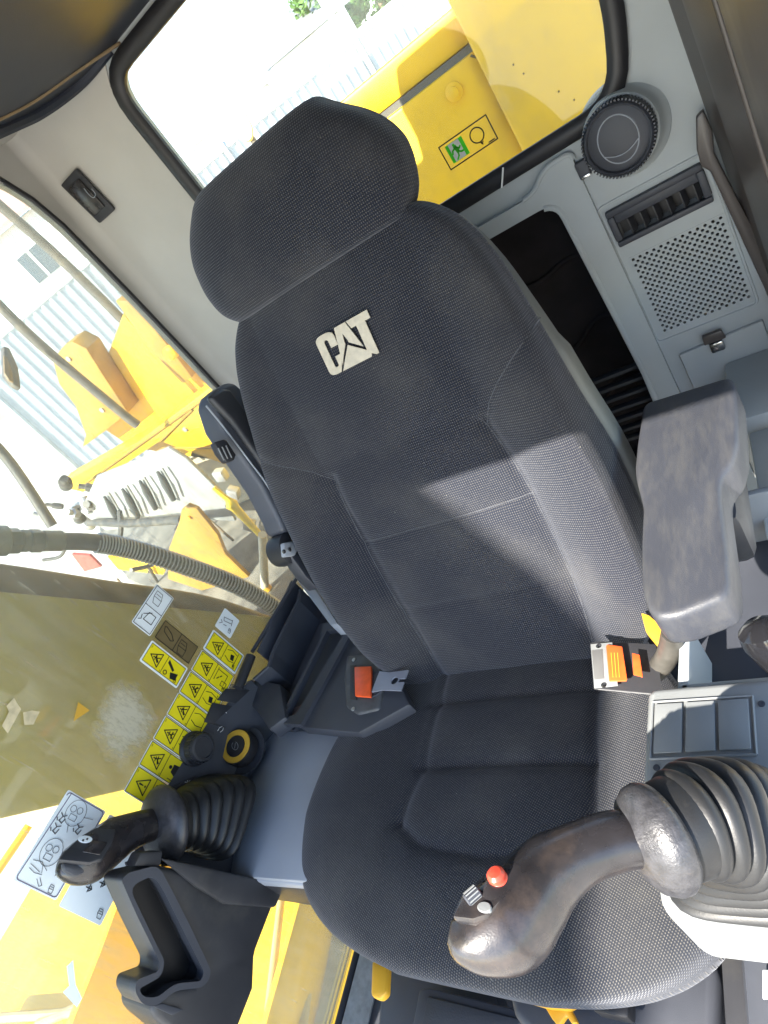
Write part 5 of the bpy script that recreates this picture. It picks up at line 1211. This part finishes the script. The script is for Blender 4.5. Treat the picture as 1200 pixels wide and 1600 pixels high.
house('grey-roofed house left of the tree, behind the fence', 425, 105, 28, 3.4, 7, STEEL, [(.8, 1.0, .7, .7)])
# roofs like dark slate shed
# trees
def tree(label, x, y, dist, R, name='broadleaf_tree', n=900, trunk=True, seed=1):
    rnd = random.Random(seed); c = onf(x, y, dist)
    o = thing(name, label, 'tree', (c.x, c.y, -1.3))
    tube('trunk', [(c.x, c.y, -1.3), (c.x+.1, c.y, c.z*.5), (c.x, c.y, c.z)], [.35, .25, .12], BARK, o)
    bm = bmesh.new(); clumps = [(c+Vector((rnd.gauss(0, .45), rnd.gauss(0, .45), rnd.gauss(0, .35)))*1.0*1, R*rnd.uniform(.3, .55)) for _ in range(12)]
    clumps = [(c+(q-c)*R, r) for q, r in clumps]
    for i in range(n):
        q, r = rnd.choice(clumps); d = Vector((rnd.gauss(0, 1), rnd.gauss(0, 1), rnd.gauss(0, 1))).normalized()*r*rnd.uniform(.6, 1.05)
        p = q+d; a = Vector((rnd.gauss(0, 1), rnd.gauss(0, 1), rnd.gauss(0, 1))).normalized(); b = a.orthogonal().normalized(); s = rnd.uniform(.08, .18)
        bm.faces.new([bm.verts.new(p+a*s), bm.verts.new(p+b*s*.6), bm.verts.new(p-a*s), bm.verts.new(p-b*s*.6)])
    me = bpy.data.meshes.new('crown'); bm.to_mesh(me); bm.free(); link('crown', me, LEAF, o)
tree('green leafy tree behind the fence at the top of the rear window', 522, 12, 30, 1.7, n=5000, seed=2)
tree('second leafy tree partly hidden by poles, right of the first', 580, -22, 34, 2.2, n=3000, seed=5)
def palm(label, x, y, dist):
    c = onf(x, y, dist); o = thing('palm_tree', label, 'tree', (c.x, c.y, -1.3)); rnd = random.Random(8)
    tube('trunk', [(c.x, c.y, -1.3), (c.x+.1, c.y, c.z-.2)], .12, BARK, o)
    for k in range(14):
        a = 2*math.pi*k/14+rnd.uniform(-.2, .2); d = Vector((math.cos(a), math.sin(a), 0)); L_ = rnd.uniform(1.1, 1.5)
        sp_ = [c+d*L_*t+Vector((0, 0, .5*t-1.0*t*t)) for t in (0, .25, .5, .75, 1)]
        bm = bmesh.new(); sd = d.cross(Vector((0, 0, 1)))
        for i in range(4):
            w0, w1 = .16*(1-i/4.5), .16*(1-(i+1)/4.5)
            for s in (1, -1): bm.faces.new([bm.verts.new(q) for q in (sp_[i], sp_[i+1], sp_[i+1]+sd*s*w1+Vector((0, 0, -.05)), sp_[i]+sd*s*w0+Vector((0, 0, -.05)))])
        finish('frond', bm, LEAF2, o, smooth=False)
palm('palm tree beside the pale house, seen through the side window', 52, 330, 24)
for lb, x in (('left one of two thin white utility posts in front of the tree', 503), ('right one of two thin white utility posts in front of the tree', 525)):
    a_ = onf(x, 0, 24); o = thing('utility_post', lb, 'post', (a_.x, a_.y, -1.3)); tube('pole', [(a_.x, a_.y, -1.3), (a_.x, a_.y, 5.2)], .12, WALLW, o); tube('crossarm', [Vector((a_.x, a_.y, 4.6))-FD*.5, Vector((a_.x, a_.y, 4.6))+FD*.5], .05, WALLW, o)
